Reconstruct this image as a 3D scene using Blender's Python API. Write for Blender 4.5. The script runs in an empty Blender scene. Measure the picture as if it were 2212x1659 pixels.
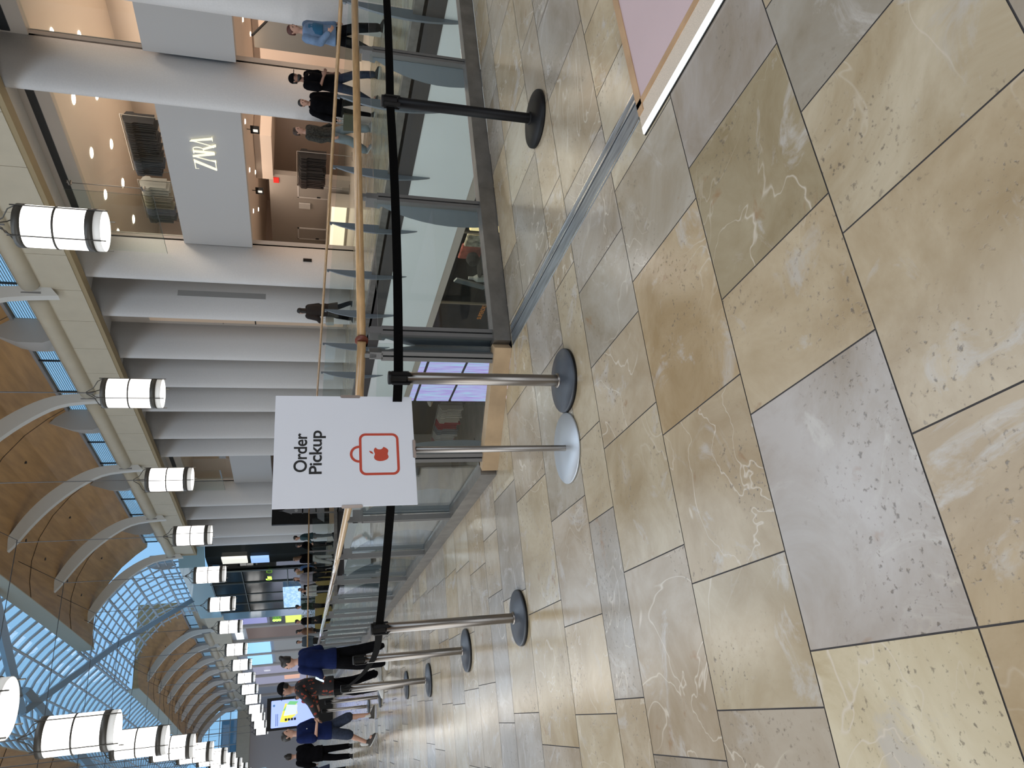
import bpy, bmesh, math, random
from mathutils import Vector, Matrix, Euler
random.seed(7)
PI = math.pi
SC = bpy.context.scene
COL = SC.collection
# ------------------------------------------------------------------ camera (a phone held upright, picture stored sideways)
F, YAW, PITCH, ROLL = 1554.12440, 0.428480283, 0.279264333, -0.0145086275
fw = Vector((math.sin(YAW)*math.cos(PITCH), math.cos(YAW)*math.cos(PITCH), -math.sin(PITCH)))
rr = Vector((math.cos(YAW), -math.sin(YAW), 0)); dd = fw.cross(rr)
r2 = math.cos(ROLL)*rr + math.sin(ROLL)*dd; d2 = -math.sin(ROLL)*rr + math.cos(ROLL)*dd
cam = bpy.data.cameras.new('camera'); cam.sensor_fit = 'HORIZONTAL'; cam.sensor_width = 36; cam.lens = F/2212*36
cam.clip_start = .05; cam.clip_end = 600
co = bpy.data.objects.new('camera', cam); COL.objects.link(co)
M = Matrix.Identity(4)
for i, v in enumerate((d2, r2, -fw)):
    for j in range(3): M[j][i] = v[j]
M[0][3], M[1][3], M[2][3] = 0, 0, 1.42
co.matrix_world = M
SC.camera = co
# ------------------------------------------------------------------ world, exposure
w = bpy.data.worlds.new('world'); SC.world = w; w.use_nodes = True
nt = w.node_tree; bgn = nt.nodes['Background']
bgn.inputs[0].default_value = (.30, .58, .92, 1); bgn.inputs[1].default_value = 1.0
SC.view_settings.view_transform = 'Standard'; SC.view_settings.look = 'None'
SC.view_settings.exposure = 0.0; SC.view_settings.gamma = 1; SC.view_settings.use_curve_mapping = False
SC.cycles.transparent_max_bounces = 40; SC.cycles.max_bounces = 8
def area(name, loc, size, power, col, rot=(0, 0, 0), sy=None):
    l = bpy.data.lights.new(name, 'AREA'); l.energy = power; l.color = col; l.size = size
    if sy: l.shape = 'RECTANGLE'; l.size_y = sy
    o = bpy.data.objects.new(name, l); o.location = loc; o.rotation_euler = rot; COL.objects.link(o); return o
# daylight falling through the glazed roof, lamps inside the shops, added fills
for y, pw in ((-2, 360), (12, 400), (26, 260), (40, 260), (56, 300), (76, 300)):
    area('roof_daylight', (4.4 - (.054*max(0, y-12)+.00068*max(0, y-12)**2), y, 12.6), 5.5, pw, (.93, .96, 1), sy=12)
area('upper_shop_light', (17, 16.5, 7.2), 4, 420, (1, .80, .66), sy=8)
area('lower_shop_light', (17.6, 17, 2.95), 5, 300, (1, .79, .62), sy=10)
area('lower_shop_light', (17.2, 10.5, 2.95), 4, 120, (1, .79, .62), sy=3)
area('far_shop_light', (15.5, 36, 6.9), 3, 60, (1, .82, .68), sy=4)
area('lower_mall_light', (6, 12, -1.7), 3, 160, (1, .93, .84), sy=14)
area('walkway_light', (-3.5, 2, 5.0), 3, 120, (1, .93, .84), sy=10)
area('left_fill_light', (-5.2, 10, 4.2), 5, 800, (.88, .94, 1), rot=(0, -PI/2, 0), sy=20)  # added fill from the left to brighten the facade and column noses
area('left_fill_light', (-5.2, 32, 4.2), 5, 260, (.94, .97, 1), rot=(0, -PI/2, 0), sy=18)  # same added fill, farther down the mall
area('rear_fill_light', (0, -6.5, 2.6), 9, 300, (.82, .90, 1), rot=(PI/2, 0, 0), sy=3.6)  # added cool fill from behind the camera to brighten the sign
area('far_walkway_light', (-3, 45, 6.0), 4, 110, (.9, .93, 1), sy=40)

# ------------------------------------------------------------------ helpers
def cx(Y):
    t = max(0., Y-12); return -.054*t-.00068*t*t
def Wp(x, y, z): return Vector((x+cx(y), y, z))
MATS = {}
def mat(name, col, rough=.5, metal=0., noise=None, bump=None, emis=None, spec=None, alpha=None, coat=0, stretch=None):
    if name in MATS: return MATS[name]
    m = bpy.data.materials.new(name); m.use_nodes = True; n = m.node_tree; b = n.nodes['Principled BSDF']
    b.inputs['Base Color'].default_value = (*col, 1); b.inputs['Roughness'].default_value = rough; b.inputs['Metallic'].default_value = metal
    if spec is not None: b.inputs['Specular IOR Level'].default_value = spec
    if coat: b.inputs['Coat Weight'].default_value = coat
    if noise or bump:
        tc = n.nodes.new('ShaderNodeTexCoord'); mp = n.nodes.new('ShaderNodeMapping'); n.links.new(tc.outputs['Object'], mp.inputs[0])
        if stretch: mp.inputs['Scale'].default_value = stretch
        nz = n.nodes.new('ShaderNodeTexNoise'); n.links.new(mp.outputs[0], nz.inputs['Vector'])
        nz.inputs['Scale'].default_value = (noise or bump)[0]; nz.inputs['Detail'].default_value = 5
        if noise:
            rp = n.nodes.new('ShaderNodeValToRGB'); k = noise[1]
            rp.color_ramp.elements[0].position = .3; rp.color_ramp.elements[1].position = .7
            rp.color_ramp.elements[0].color = (*[c*(1-k) for c in col], 1); rp.color_ramp.elements[1].color = (*[min(1, c*(1+k)) for c in col], 1)
            if len(noise) > 2: rp.color_ramp.elements[0].color = (*noise[2], 1)
            n.links.new(nz.outputs[0], rp.inputs[0]); n.links.new(rp.outputs[0], b.inputs['Base Color'])
        if bump:
            bp = n.nodes.new('ShaderNodeBump'); bp.inputs['Strength'].default_value = bump[1]; bp.inputs['Distance'].default_value = .01
            n.links.new(nz.outputs[0], bp.inputs['Height']); n.links.new(bp.outputs[0], b.inputs['Normal'])
    if emis:
        b.inputs['Emission Color'].default_value = (*emis[0], 1); b.inputs['Emission Strength'].default_value = emis[1]
    MATS[name] = m; return m
def glass(name, tint=(.93, .97, .96), refl=.12):
    if name in MATS: return MATS[name]
    m = bpy.data.materials.new(name); m.use_nodes = True; n = m.node_tree; n.nodes.clear()
    o = n.nodes.new('ShaderNodeOutputMaterial'); t = n.nodes.new('ShaderNodeBsdfTransparent'); t.inputs[0].default_value = (*tint, 1)
    g = n.nodes.new('ShaderNodeBsdfGlossy'); g.inputs['Roughness'].default_value = .02; g.inputs[0].default_value = (1, 1, 1, 1)
    f = n.nodes.new('ShaderNodeLayerWeight'); f.inputs[0].default_value = .5
    p = n.nodes.new('ShaderNodeMath'); p.operation = 'POWER'; p.inputs[1].default_value = 5; n.links.new(f.outputs['Facing'], p.inputs[0])
    a = n.nodes.new('ShaderNodeMath'); a.operation = 'MULTIPLY_ADD'; a.inputs[1].default_value = .7*refl/.12; a.inputs[2].default_value = .03*refl/.12; a.use_clamp = True
    x = n.nodes.new('ShaderNodeMixShader'); n.links.new(p.outputs[0], a.inputs[0]); n.links.new(a.outputs[0], x.inputs[0])
    n.links.new(t.outputs[0], x.inputs[1]); n.links.new(g.outputs[0], x.inputs[2]); n.links.new(x.outputs[0], o.inputs[0])
    MATS[name] = m; return m
def obj(name, bm, m, parent=None, smooth=False, loc=None):
    me = bpy.data.meshes.new(name); bmesh.ops.recalc_face_normals(bm, faces=bm.faces) if smooth != 'raw' else None
    bm.to_mesh(me); bm.free()
    if isinstance(m, (list, tuple)):
        for k in m: me.materials.append(k)
    else: me.materials.append(m)
    o = bpy.data.objects.new(name, me); COL.objects.link(o)
    if parent: o.parent = parent
    if loc: o.location = loc
    if smooth is True:
        for p in me.polygons: p.use_smooth = True
    return o
def tag(o, label=None, cat=None, group=None, kind=None):
    if label: o['label'] = label
    if cat: o['category'] = cat
    if group: o['group'] = group
    if kind: o['kind'] = kind
    return o
def thing(name, label, cat, loc=(0, 0, 0), rz=0, group=None):
    o = bpy.data.objects.new(name, None); COL.objects.link(o); o.location = loc; o.rotation_euler = (0, 0, rz); o.empty_display_size = .1
    return tag(o, label, cat, group)
def struct(name, bm, m, smooth=False):
    return tag(obj(name, bm, m, None, smooth), kind='structure')
def copytree(root, label=None, group=None):
    r = root.copy(); COL.objects.link(r)
    if label: r['label'] = label
    if group: r['group'] = group
    for ch in list(root.children):
        c = ch.copy(); COL.objects.link(c); c.parent = r
        for g in list(ch.children):
            d = g.copy(); COL.objects.link(d); d.parent = c
    return r
def face(bm, pts, mi=0):
    f = bm.faces.new([bm.verts.new(p) for p in pts]); f.material_index = mi; return f
def box(bm, c, s, rz=0, mtx=None, mi=0):
    hx, hy, hz = s[0]/2, s[1]/2, s[2]/2; R = Matrix.Rotation(rz, 3, 'Z') if mtx is None else mtx
    v = [bm.verts.new(Vector(c)+R@Vector((x, y, z))) for x in (-hx, hx) for y in (-hy, hy) for z in (-hz, hz)]
    for q in ((0, 1, 3, 2), (4, 6, 7, 5), (0, 4, 5, 1), (2, 3, 7, 6), (0, 2, 6, 4), (1, 5, 7, 3)):
        f = bm.faces.new([v[i] for i in q]); f.material_index = mi
def rbox(bm, c, s, r=.01, seg=2, rz=0):
    b = bmesh.new(); box(b, (0, 0, 0), s); bmesh.ops.bevel(b, geom=b.edges[:], offset=r, segments=seg, affect='EDGES')
    me = bpy.data.meshes.new('t'); b.to_mesh(me); b.free()
    me.transform(Matrix.Translation(c)@Matrix.Rotation(rz, 4, 'Z')); bm.from_mesh(me); bpy.data.meshes.remove(me)
def frame_of(d):
    d = Vector(d).normalized(); a = Vector((0, 0, 1)) if abs(d.z) < .9 else Vector((1, 0, 0))
    x = d.cross(a).normalized(); return x, d.cross(x)
def sweep(bm, pts, rad, seg=8, ry=None, cap=True, up=None):
    pts = [Vector(p) for p in pts]; n = len(pts); rings = []
    for i, p in enumerate(pts):
        d = (pts[min(n-1, i+1)]-pts[max(0, i-1)]).normalized()
        if up: x = d.cross(Vector(up)).normalized(); y = x.cross(d)
        else: x, y = frame_of(d)
        r = rad[i] if isinstance(rad, (list, tuple)) else rad; q = r if ry is None else ry
        rings.append([bm.verts.new(p+x*math.cos(2*PI*k/seg)*r+y*math.sin(2*PI*k/seg)*q) for k in range(seg)])
    for a, b in zip(rings, rings[1:]):
        for k in range(seg): bm.faces.new((a[k], a[(k+1) % seg], b[(k+1) % seg], b[k]))
    if cap: bm.faces.new(rings[0]); bm.faces.new(rings[-1][::-1])
def cyl(bm, p0, p1, r, seg=12, r1=None): sweep(bm, [p0, p1], [r, r if r1 is None else r1], seg)
def capsule(bm, p0, r0, p1, r1, seg=10, flat=None):
    p0, p1 = Vector(p0), Vector(p1); d = p1-p0
    if d.length < 1e-5: d = Vector((0, 0, 1e-4)); p1 = p0+d
    u = d.normalized(); x, y = frame_of(u); R = []
    for a in (-80, -45, 0): R.append((p0+u*r0*math.sin(math.radians(a)), r0*math.cos(math.radians(a))))
    for a in (0, 45, 80): R.append((p1+u*r1*math.sin(math.radians(a)), r1*math.cos(math.radians(a))))
    rings = [[bm.verts.new(c+(x*math.cos(2*PI*k/seg)+y*math.sin(2*PI*k/seg))*r) for k in range(seg)] for c, r in R]
    for a, b in zip(rings, rings[1:]):
        for k in range(seg): bm.faces.new((a[k], a[(k+1) % seg], b[(k+1) % seg], b[k]))
    bm.faces.new(rings[0][::-1]); bm.faces.new(rings[-1])
def loft(bm, rings, seg=16):
    """rings: (x, y, z, rx, ry)  horizontal ellipses"""
    R = [[bm.verts.new((x+rx*math.cos(2*PI*k/seg), y+ry*math.sin(2*PI*k/seg), z)) for k in range(seg)] for x, y, z, rx, ry in rings]
    for a, b in zip(R, R[1:]):
        for k in range(seg): bm.faces.new((a[k], a[(k+1) % seg], b[(k+1) % seg], b[k]))
    bm.faces.new(R[0][::-1]); bm.faces.new(R[-1])
def lathe(bm, prof, c=(0, 0, 0), seg=48):
    R = [[bm.verts.new((c[0]+r*math.cos(2*PI*k/seg), c[1]+r*math.sin(2*PI*k/seg), c[2]+z)) for k in range(seg)] for r, z in prof]
    for a, b in zip(R, R[1:]):
        for k in range(seg): bm.faces.new((a[k], a[(k+1) % seg], b[(k+1) % seg], b[k]))
def blob(name, fill, m, parent, voxel=.012, it=4):
    """closed shapes fused into one continuous skin"""
    b = bmesh.new(); fill(b)
    bmesh.ops.recalc_face_normals(b, faces=b.faces)
    me = bpy.data.meshes.new('t'); b.to_mesh(me); b.free(); o = bpy.data.objects.new('t', me); COL.objects.link(o)
    r = o.modifiers.new('r', 'REMESH'); r.mode = 'VOXEL'; r.voxel_size = voxel
    s = o.modifiers.new('s', 'SMOOTH'); s.factor = .5; s.iterations = it
    dg = bpy.context.evaluated_depsgraph_get(); dg.update()
    nm = bpy.data.meshes.new_from_object(o.evaluated_get(dg)); bpy.data.objects.remove(o); bpy.data.meshes.remove(me)
    nm.name = name; nm.materials.clear(); nm.materials.append(m)
    for p in nm.polygons: p.use_smooth = True
    q = bpy.data.objects.new(name, nm); COL.objects.link(q); q.parent = parent; return q
def text_mesh(name, s, size, m, parent, mtx, extrude=.002, offset=0, align='CENTER', space=1):
    c = bpy.data.curves.new('t', 'FONT'); c.body = s; c.size = size; c.extrude = extrude; c.align_x = align; c.align_y = 'CENTER'; c.offset = offset; c.space_character = space
    o = bpy.data.objects.new('t', c); COL.objects.link(o); dg = bpy.context.evaluated_depsgraph_get(); dg.update()
    me = bpy.data.meshes.new_from_object(o.evaluated_get(dg)); bpy.data.objects.remove(o); bpy.data.curves.remove(c)
    me.name = name; me.materials.clear(); me.materials.append(m); me.transform(mtx)
    q = bpy.data.objects.new(name, me); COL.objects.link(q)
    if parent: q.parent = parent
    return q
def ngon_prism(bm, pts, mtx, t):
    a = [bm.verts.new(mtx@Vector((x, y, 0))) for x, y in pts]; b = [bm.verts.new(mtx@Vector((x, y, t))) for x, y in pts]
    bm.faces.new(a[::-1]); bm.faces.new(b)
    for k in range(len(pts)): bm.faces.new((a[k], a[(k+1) % len(a)], b[(k+1) % len(a)], b[k]))
def ordinal(k): return ('nearest', 'second nearest', 'third nearest', 'fourth nearest', 'fifth nearest', 'sixth nearest', 'seventh nearest', 'eighth nearest', 'ninth nearest', 'tenth nearest', 'eleventh nearest', 'twelfth nearest', 'thirteenth nearest', 'fourteenth nearest', 'fifteenth nearest', 'sixteenth nearest')[k]
# matrix that puts a flat drawing (x right, y up) on a wall facing -X (towards the void), and facing -Y (towards us)
def on_minus_x(x, y, z): return Matrix(((0, 0, -1, x), (-1, 0, 0, y), (0, 1, 0, z), (0, 0, 0, 1)))
def on_minus_y(x, y, z, rz=0): return Matrix.Translation((x, y, z))@Matrix.Rotation(rz, 4, 'Z')@Matrix.Rotation(PI/2, 4, 'X')

# ------------------------------------------------------------------ materials
STEEL = mat('brushed_steel', (.30, .28, .26), .36, 1., (60, .12), stretch=(1, 1, .02))
PSTEEL = mat('polished_steel', (.55, .53, .50), .16, 1.)
DKSTEEL = mat('bronze_steel', (.20, .19, .175), .42, .6, (8, .2))
GREYPAINT = mat('grey_blue_paint', (.17, .20, .23), .45, .2)
POSTGREY = mat('post_grey', (.19, .19, .19), .38, .5)
BLACK = mat('black_plastic', (.004, .004, .0045), .45, spec=.25)
BLACKM = mat('black_powder_coat', (.004, .004, .0045), .45, spec=.2)
BELT = mat('black_webbing', (.003, .003, .003), .9, spec=.05, bump=(300, .4))
SLATE = mat('slate_rubber', (.045, .055, .07), .42, noise=(9, .25))
OAK = mat('oak_handrail', (.42, .26, .12), .32, noise=(7, .22), stretch=(1, 1, 6), coat=.4)
WHITE = mat('white_plaster', (.62, .61, .59), .75, noise=(3, .03))
FINM = mat('fin_plaster', (.68, .67, .66), .7, noise=(30, .03))
CREAM = mat('cream_panel', (.50, .45, .345), .6, noise=(2, .04))
CREAMD = mat('brown_drip_strip', (.32, .25, .14), .7)  # brown of the drip strip, also backs the band joints
BEIGE = mat('beige_wall', (.50, .45, .40), .7)
WOODC = mat('ceiling_veneer', (.46, .27, .115), .5, noise=(5, .16), stretch=(1, .12, 1))
RIBW = mat('rib_paint', (.60, .60, .57), .5)
DARK = mat('dark_metal', (.02, .022, .025), .4)
GL = glass('clear_glass'); GLG = glass('green_glass', (.93, .965, .955), .12); GLD = glass('smoked_glass', (.72, .76, .78), .12)
SKIN = mat('skin_light', (.52, .30, .22), .55); SKIN2 = mat('skin_tan', (.30, .16, .11), .55)

# ------------------------------------------------------------------ floor
def tile_material():
    m = bpy.data.materials.new('limestone_tiles'); m.use_nodes = True; n = m.node_tree; b = n.nodes['Principled BSDF']; L = n.links.new
    at = n.nodes.new('ShaderNodeAttribute'); at.attribute_name = 'tint'
    geo = n.nodes.new('ShaderNodeNewGeometry')
    off = n.nodes.new('ShaderNodeVectorMath'); off.operation = 'MULTIPLY_ADD'; off.inputs[1].default_value = (37, 53, 91)
    L(at.outputs['Color'], off.inputs[0]); L(geo.outputs['Position'], off.inputs[2])
    def noise(sc, det, rough=.6, dist=0):
        q = n.nodes.new('ShaderNodeTexNoise'); q.inputs['Scale'].default_value = sc; q.inputs['Detail'].default_value = det; q.inputs['Roughness'].default_value = rough; q.inputs['Distortion'].default_value = dist
        L(off.outputs[0], q.inputs['Vector']); return q
    def ramp(src, a, c0, c1, p1):
        q = n.nodes.new('ShaderNodeValToRGB'); q.color_ramp.elements[0].position = a; q.color_ramp.elements[1].position = p1
        q.color_ramp.elements[0].color = (*c0, 1); q.color_ramp.elements[1].color = (*c1, 1); L(src, q.inputs[0]); return q
    def mix(mode, fac, a, c):
        q = n.nodes.new('ShaderNodeMix'); q.data_type = 'RGBA'; q.blend_type = mode
        if isinstance(fac, float): q.inputs[0].default_value = fac
        else: L(fac, q.inputs[0])
        L(a, q.inputs[6]); L(c, q.inputs[7]); return q.outputs[2]
    big = noise(2.2, 6, .62, .6); c1 = ramp(big.outputs[0], .32, (.74, .67, .56), (1.14, 1.16, 1.20), .66)
    col = mix('MULTIPLY', 1.0, at.outputs['Color'], c1.outputs[0])
    # pale grey fossil clouds
    cl = noise(3.1, 8, .68, 1.2); m1 = ramp(cl.outputs[0], .56, (0, 0, 0), (.75, .75, .75), .66)
    pale = n.nodes.new('ShaderNodeRGB'); pale.outputs[0].default_value = (.47, .44, .40, 1)
    col = mix('MIX', m1.outputs[0], col, pale.outputs[0])
    # thin white veins
    vv = noise(1.4, 3, .5, 2.2); sb = n.nodes.new('ShaderNodeMath'); sb.operation = 'SUBTRACT'; sb.inputs[1].default_value = .5; L(vv.outputs[0], sb.inputs[0])
    ab = n.nodes.new('ShaderNodeMath'); ab.operation = 'ABSOLUTE'; L(sb.outputs[0], ab.inputs[0])
    m2 = ramp(ab.outputs[0], .0, (.8, .8, .8), (0, 0, 0), .009)
    gate = noise(.9, 1); m2g = ramp(gate.outputs[0], .46, (0, 0, 0), (1, 1, 1), .6)
    mm = n.nodes.new('ShaderNodeMath'); mm.operation = 'MULTIPLY'; L(m2.outputs[0], mm.inputs[0]); L(m2g.outputs[0], mm.inputs[1])
    vc = n.nodes.new('ShaderNodeRGB'); vc.outputs[0].default_value = (.62, .56, .47, 1)
    col = mix('MIX', mm.outputs[0], col, vc.outputs[0])
    # rusty blotches and dark pits
    rs = noise(5.5, 4, .6, .4); m3 = ramp(rs.outputs[0], .66, (0, 0, 0), (.6, .6, .6), .74)
    rc = n.nodes.new('ShaderNodeRGB'); rc.outputs[0].default_value = (.27, .15, .07, 1)
    col = mix('MIX', m3.outputs[0], col, rc.outputs[0])
    pt = noise(52, 3, .6); m4 = ramp(pt.outputs[0], .60, (0, 0, 0), (.75, .75, .75), .70)
    pg = noise(2.0, 2); m4g = ramp(pg.outputs[0], .48, (0, 0, 0), (1, 1, 1), .6)
    m5 = n.nodes.new('ShaderNodeMath'); m5.operation = 'MULTIPLY'; L(m4.outputs[0], m5.inputs[0]); L(m4g.outputs[0], m5.inputs[1])
    pc = n.nodes.new('ShaderNodeRGB'); pc.outputs[0].default_value = (.12, .10, .08, 1)
    col = mix('MIX', m5.outputs[0], col, pc.outputs[0])
    L(col, b.inputs['Base Color'])
    rg = noise(1.6, 3); rr_ = n.nodes.new('ShaderNodeMapRange'); rr_.inputs[3].default_value = .12; rr_.inputs[4].default_value = .27; L(rg.outputs[0], rr_.inputs[0]); L(rr_.outputs[0], b.inputs['Roughness'])
    bp = n.nodes.new('ShaderNodeBump'); bp.inputs['Strength'].default_value = .12; bp.inputs['Distance'].default_value = .004
    L(m5.outputs[0], bp.inputs['Height']); bp.invert = True
    wv = noise(9, 2); bp2 = n.nodes.new('ShaderNodeBump'); bp2.inputs['Strength'].default_value = .10; bp2.inputs['Distance'].default_value = .004
    L(wv.outputs[0], bp2.inputs['Height']); L(bp.outputs[0], bp2.inputs['Normal']); L(bp2.outputs[0], b.inputs['Normal'])
    b.inputs['Specular IOR Level'].default_value = .5
    return m
TILE = tile_material()
GROUT = mat('grout', (.055, .05, .05), .8)
PAL = [(.43, .35, .235), (.41, .345, .25), (.39, .335, .26), (.45, .385, .275), (.37, .335, .275), (.36, .325, .275), (.42, .345, .225), (.34, .305, .255), (.46, .41, .31)]
GREYT, CREAMT, TANT, OLIVE = (.37, .335, .30), (.53, .47, .34), (.42, .33, .21), (.34, .285, .185)
def clip(poly, edge_a, edge_b):
    out = []; ax, ay = edge_a; bx, by = edge_b
    s = lambda p: (bx-ax)*(p[1]-ay)-(by-ay)*(p[0]-ax)
    for i, p in enumerate(poly):
        q = poly[(i+1) % len(poly)]; sp, sq = s(p), s(q)
        if sp >= 0: out.append(p)
        if (sp > 0 > sq) or (sp < 0 < sq): t = sp/(sp-sq); out.append((p[0]+(q[0]-p[0])*t, p[1]+(q[1]-p[1])*t))
    return out
VN, VC1, VC2, VL, VR, VF = 4.40, (2.31, 4.40), (1.60, 5.11), 1.50, 8.42, 32.5
REG = [[(-16, -8), (24, -8), (24, VN), (-16, VN)], [(-16, VN), VC1, VC2, (-16, VC2[1])], [(-16, VC2[1]), VC2, (VL, VF), (-16, VF)], [(VR, VN), (24, VN), (24, VF), (VR, VF)], [(-26, VF), (24, VF), (24, 135), (-26, 135)]]
KN = {(.73, 1.332): ([.49, 1.08, 1.52, 1.96], {(.49, 1.08): PAL[0], (1.08, 1.52): PAL[3], (1.52, 1.96): (.30, .27, .22), (-9, .49): TANT}),
      (1.332, 1.925): ([.04, .78, 1.22, 1.81], {(.04, .78): GREYT, (-.6, .04): CREAMT, (.78, 1.22): PAL[0], (1.22, 1.81): OLIVE, (1.81, 3): GREYT}),
      (1.925, 2.524): ([-.56, -.11, .33, .93, 1.67, 2.18], {(-.56, -.11): PAL[2], (-.11, .33): PAL[3], (.33, .93): PAL[0], (.93, 1.67): TANT, (1.67, 2.18): PAL[4]}),
      (2.524, 3.12): ([-.87, -.27, .48, 1.08, 1.52, 1.97, 2.6], {(-.27, .48): PAL[2], (.48, 1.08): PAL[3], (1.08, 1.52): PAL[1], (1.52, 1.97): PAL[4]}),
      (3.12, 3.45): ([-.6, -.05, .79, 1.23, 2.18], {(-.05, .79): PAL[5]}), (3.45, 4.03): ([-.7, -.11, .34, .94, 1.84, 2.5], {}), (4.03, 4.70): ([-.9, -.27, .49, 1.24, 1.9], {})}
def build_floor():
    bm = bmesh.new(); cl = bm.loops.layers.float_color.new('tint')
    rows = sorted(KN); y = .73; pre = []
    while y > -8: h = random.choice((.6, .6, .6, .33)); pre.append((y-h, y)); y -= h
    y = 4.70
    while y < 135:
        h = random.choice((.6, .6, .33, .45, .6)) if y < 46 else 1.2; rows.append((y, y+h)); y += h
    for r in pre+rows:
        js, tints = KN.get(r, ([], {}))
        g = .0025 if r[0] < 12 else .005
        x = (js[0] if js else random.uniform(-.5, .5)); left = [x]
        while left[-1] > -26: left.append(left[-1]-random.choice((.6, .6, .9, .75, .45)))
        xs = left[::-1]+js[1:]
        while xs[-1] < 24: xs.append(xs[-1]+random.choice((.6, .6, .9, .75, .45)))
        for a, b in zip(xs, xs[1:]):
            t = None
            for (p, q), c in tints.items():
                if a-1e-6 <= (p+q)/2 <= b+1e-6 or (a >= p-.02 and b <= q+.02): t = c; break
            if t is None: t = random.choice(PAL)
            k = random.uniform(.93, 1.06); t = tuple(c*k for c in t)
            P = [(a+g, r[0]+g), (b-g, r[0]+g), (b-g, r[1]-g), (a+g, r[1]-g)]
            for R in REG:
                Q = P
                for i in range(len(R)):
                    Q = clip(Q, R[i], R[(i+1) % len(R)])
                    if len(Q) < 3: break
                if len(Q) >= 3:
                    A = sum(Q[i][0]*Q[(i+1) % len(Q)][1]-Q[(i+1) % len(Q)][0]*Q[i][1] for i in range(len(Q)))
                    if abs(A) < 1e-4: continue
                    f = bm.faces.new([bm.verts.new((*p, 0)) for p in Q])
                    for l in f.loops: l[cl] = (*t, 1)
    struct('floor', bm, TILE, 'raw')
    bm = bmesh.new()
    for R in REG:
        a = [bm.verts.new((*p, -.002)) for p in R]; b = [bm.verts.new((*p, -.30)) for p in R]
        bm.faces.new(a); bm.faces.new(b[::-1])
        for k in range(len(R)): bm.faces.new((a[k], b[k], b[(k+1) % len(R)], a[(k+1) % len(R)]))
    struct('floor_slab', bm, GROUT, 'raw')
build_floor()
# steel floor channel running from the plinth to the balustrade corner
t = thing('floor_channel', 'grey steel expansion channel let into the stone floor, running to the balustrade corner', 'floor trim', (2.385, 3.28, 0))
bm = bmesh.new(); box(bm, (0, 0, .0015), (.17, 2.2, .003)); obj('cover_plate', bm, mat('channel_zinc', (.30, .34, .38), .35, .75, (14, .35), stretch=(3, .3, 1)), t)
for x in (-.078, .018, .032, .078):
    bm = bmesh.new(); box(bm, (x, 0, .0035), (.006, 2.2, .003)); obj('edge_bar', bm, PSTEEL if x != .018 else DARK, t)

# ------------------------------------------------------------------ display plinth, bottom right
t = thing('display_plinth', 'low display plinth with pink top, wooden rim and white lit skirting by the floor channel', 'plinth', (2.2, 2.16, 0))
def flat(bm, x0, y0, x1, y1, z0, z1): box(bm, ((x0+x1)/2, (y0+y1)/2, (z0+z1)/2), (abs(x1-x0), abs(y1-y0), z1-z0))
bm = bmesh.new(); flat(bm, 0, -3.2, .035, -.0, .001, .012); obj('light_strip', bm, mat('white_strip', (.85, .88, .88), .4, emis=((.93, 1, .98), .75)), t)
bm = bmesh.new(); flat(bm, .035, -3.2, .135, -.0, .001, .011); obj('fabric_border', bm, mat('beige_weave', (.60, .51, .41), .9, noise=(260, .18)), t)
bm = bmesh.new(); flat(bm, .135, -3.2, .165, -.0, .001, .016); flat(bm, .1, -.045, 3.2, 0, .001, .016); obj('wooden_rim', bm, mat('rim_wood', (.46, .29, .16), .4, noise=(6, .15)), t)
bm = bmesh.new(); flat(bm, .165, -3.2, 3.2, -.045, .001, .012); obj('pink_top', bm, mat('pink_panel', (.56, .43, .44), .5, noise=(1.1, .06)), t)
bm = bmesh.new(); flat(bm, -.006, -3.2, 0, 0, .001, .006); obj('black_edge_strip', bm, BLACK, t)  # thin black strip along the plinth foot

# ------------------------------------------------------------------ belt stanchions
def stanchion(name, label, loc, black=False, rz=0):
    t = thing(name, label, 'stanchion', (*loc, 0), rz, None if black else 'steel belt stanchions queueing beside the void')
    pm = BLACKM if black else mat('stanchion_steel', (.25, .228, .205), .3, 1., (80, .25), stretch=(1, 1, .01))
    bm = bmesh.new(); lathe(bm, [(0, .002), (.178, .002), (.182, .006), (.182, .020), (.176, .026), (.10, .040), (.045, .050), (0, .050)]); obj('base', bm, BLACK if black else SLATE, t, True)
    bm = bmesh.new(); lathe(bm, [(.1825, .0005), (.1835, .001), (.1835, .014), (.1825, .0145)]); obj('rubber_rim', bm, BLACK, t, True)
    bm = bmesh.new(); lathe(bm, [(.042, .045), (.042, .056), (.033, .058)]); lathe(bm, [(.0325, .05), (.0325, .90), (.0, .90)], seg=32); obj('post', bm, pm, t, True)
    bm = bmesh.new(); lathe(bm, [(.0, .905), (.0335, .905), (.0345, .91), (.0345, .985), (.036, .988), (.036, .996), (.034, 1.0), (.0, 1.0)], seg=32); h = obj('belt_cassette', bm, BLACK, t, True)
    for k in range(4):
        b = bmesh.new(); a = k*PI/2; rbox(b, (math.cos(a)*.036, math.sin(a)*.036, .935), (.009, .024, .10), .004, rz=a); obj('belt_slot', b, BLACK, h)
    return t
SP = [((1.62, 3.49), 'steel belt stanchion with black belt left of the order sign'), ((.50, 4.90), 'steel belt stanchion where the long black belt ends, dark round base'),
      ((.44, 6.69), 'steel belt stanchion second in the row behind the belt, beside bun woman'), ((.30, 8.89), 'steel belt stanchion holding the drooping belt in front of the floral shirt'),
      ((.33, 10.86), 'steel belt stanchion just behind the one with the drooping belt'), ((.29, 14.73), 'farther steel belt stanchion left of the display totem, larger of the two'), ((.18, 17.3), 'farthest steel belt stanchion beside the tablet man')]
B = stanchion('belt_stanchion', 'all-black belt stanchion beside the wooden handrail on the right', (3.42, 3.34), True, .5)
st = [stanchion('belt_stanchion', SP[0][1], SP[0][0], rz=.2)]
for p, l in SP[1:]:
    c = copytree(st[0], l); c.location = (*p, 0); st.append(c)
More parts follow.
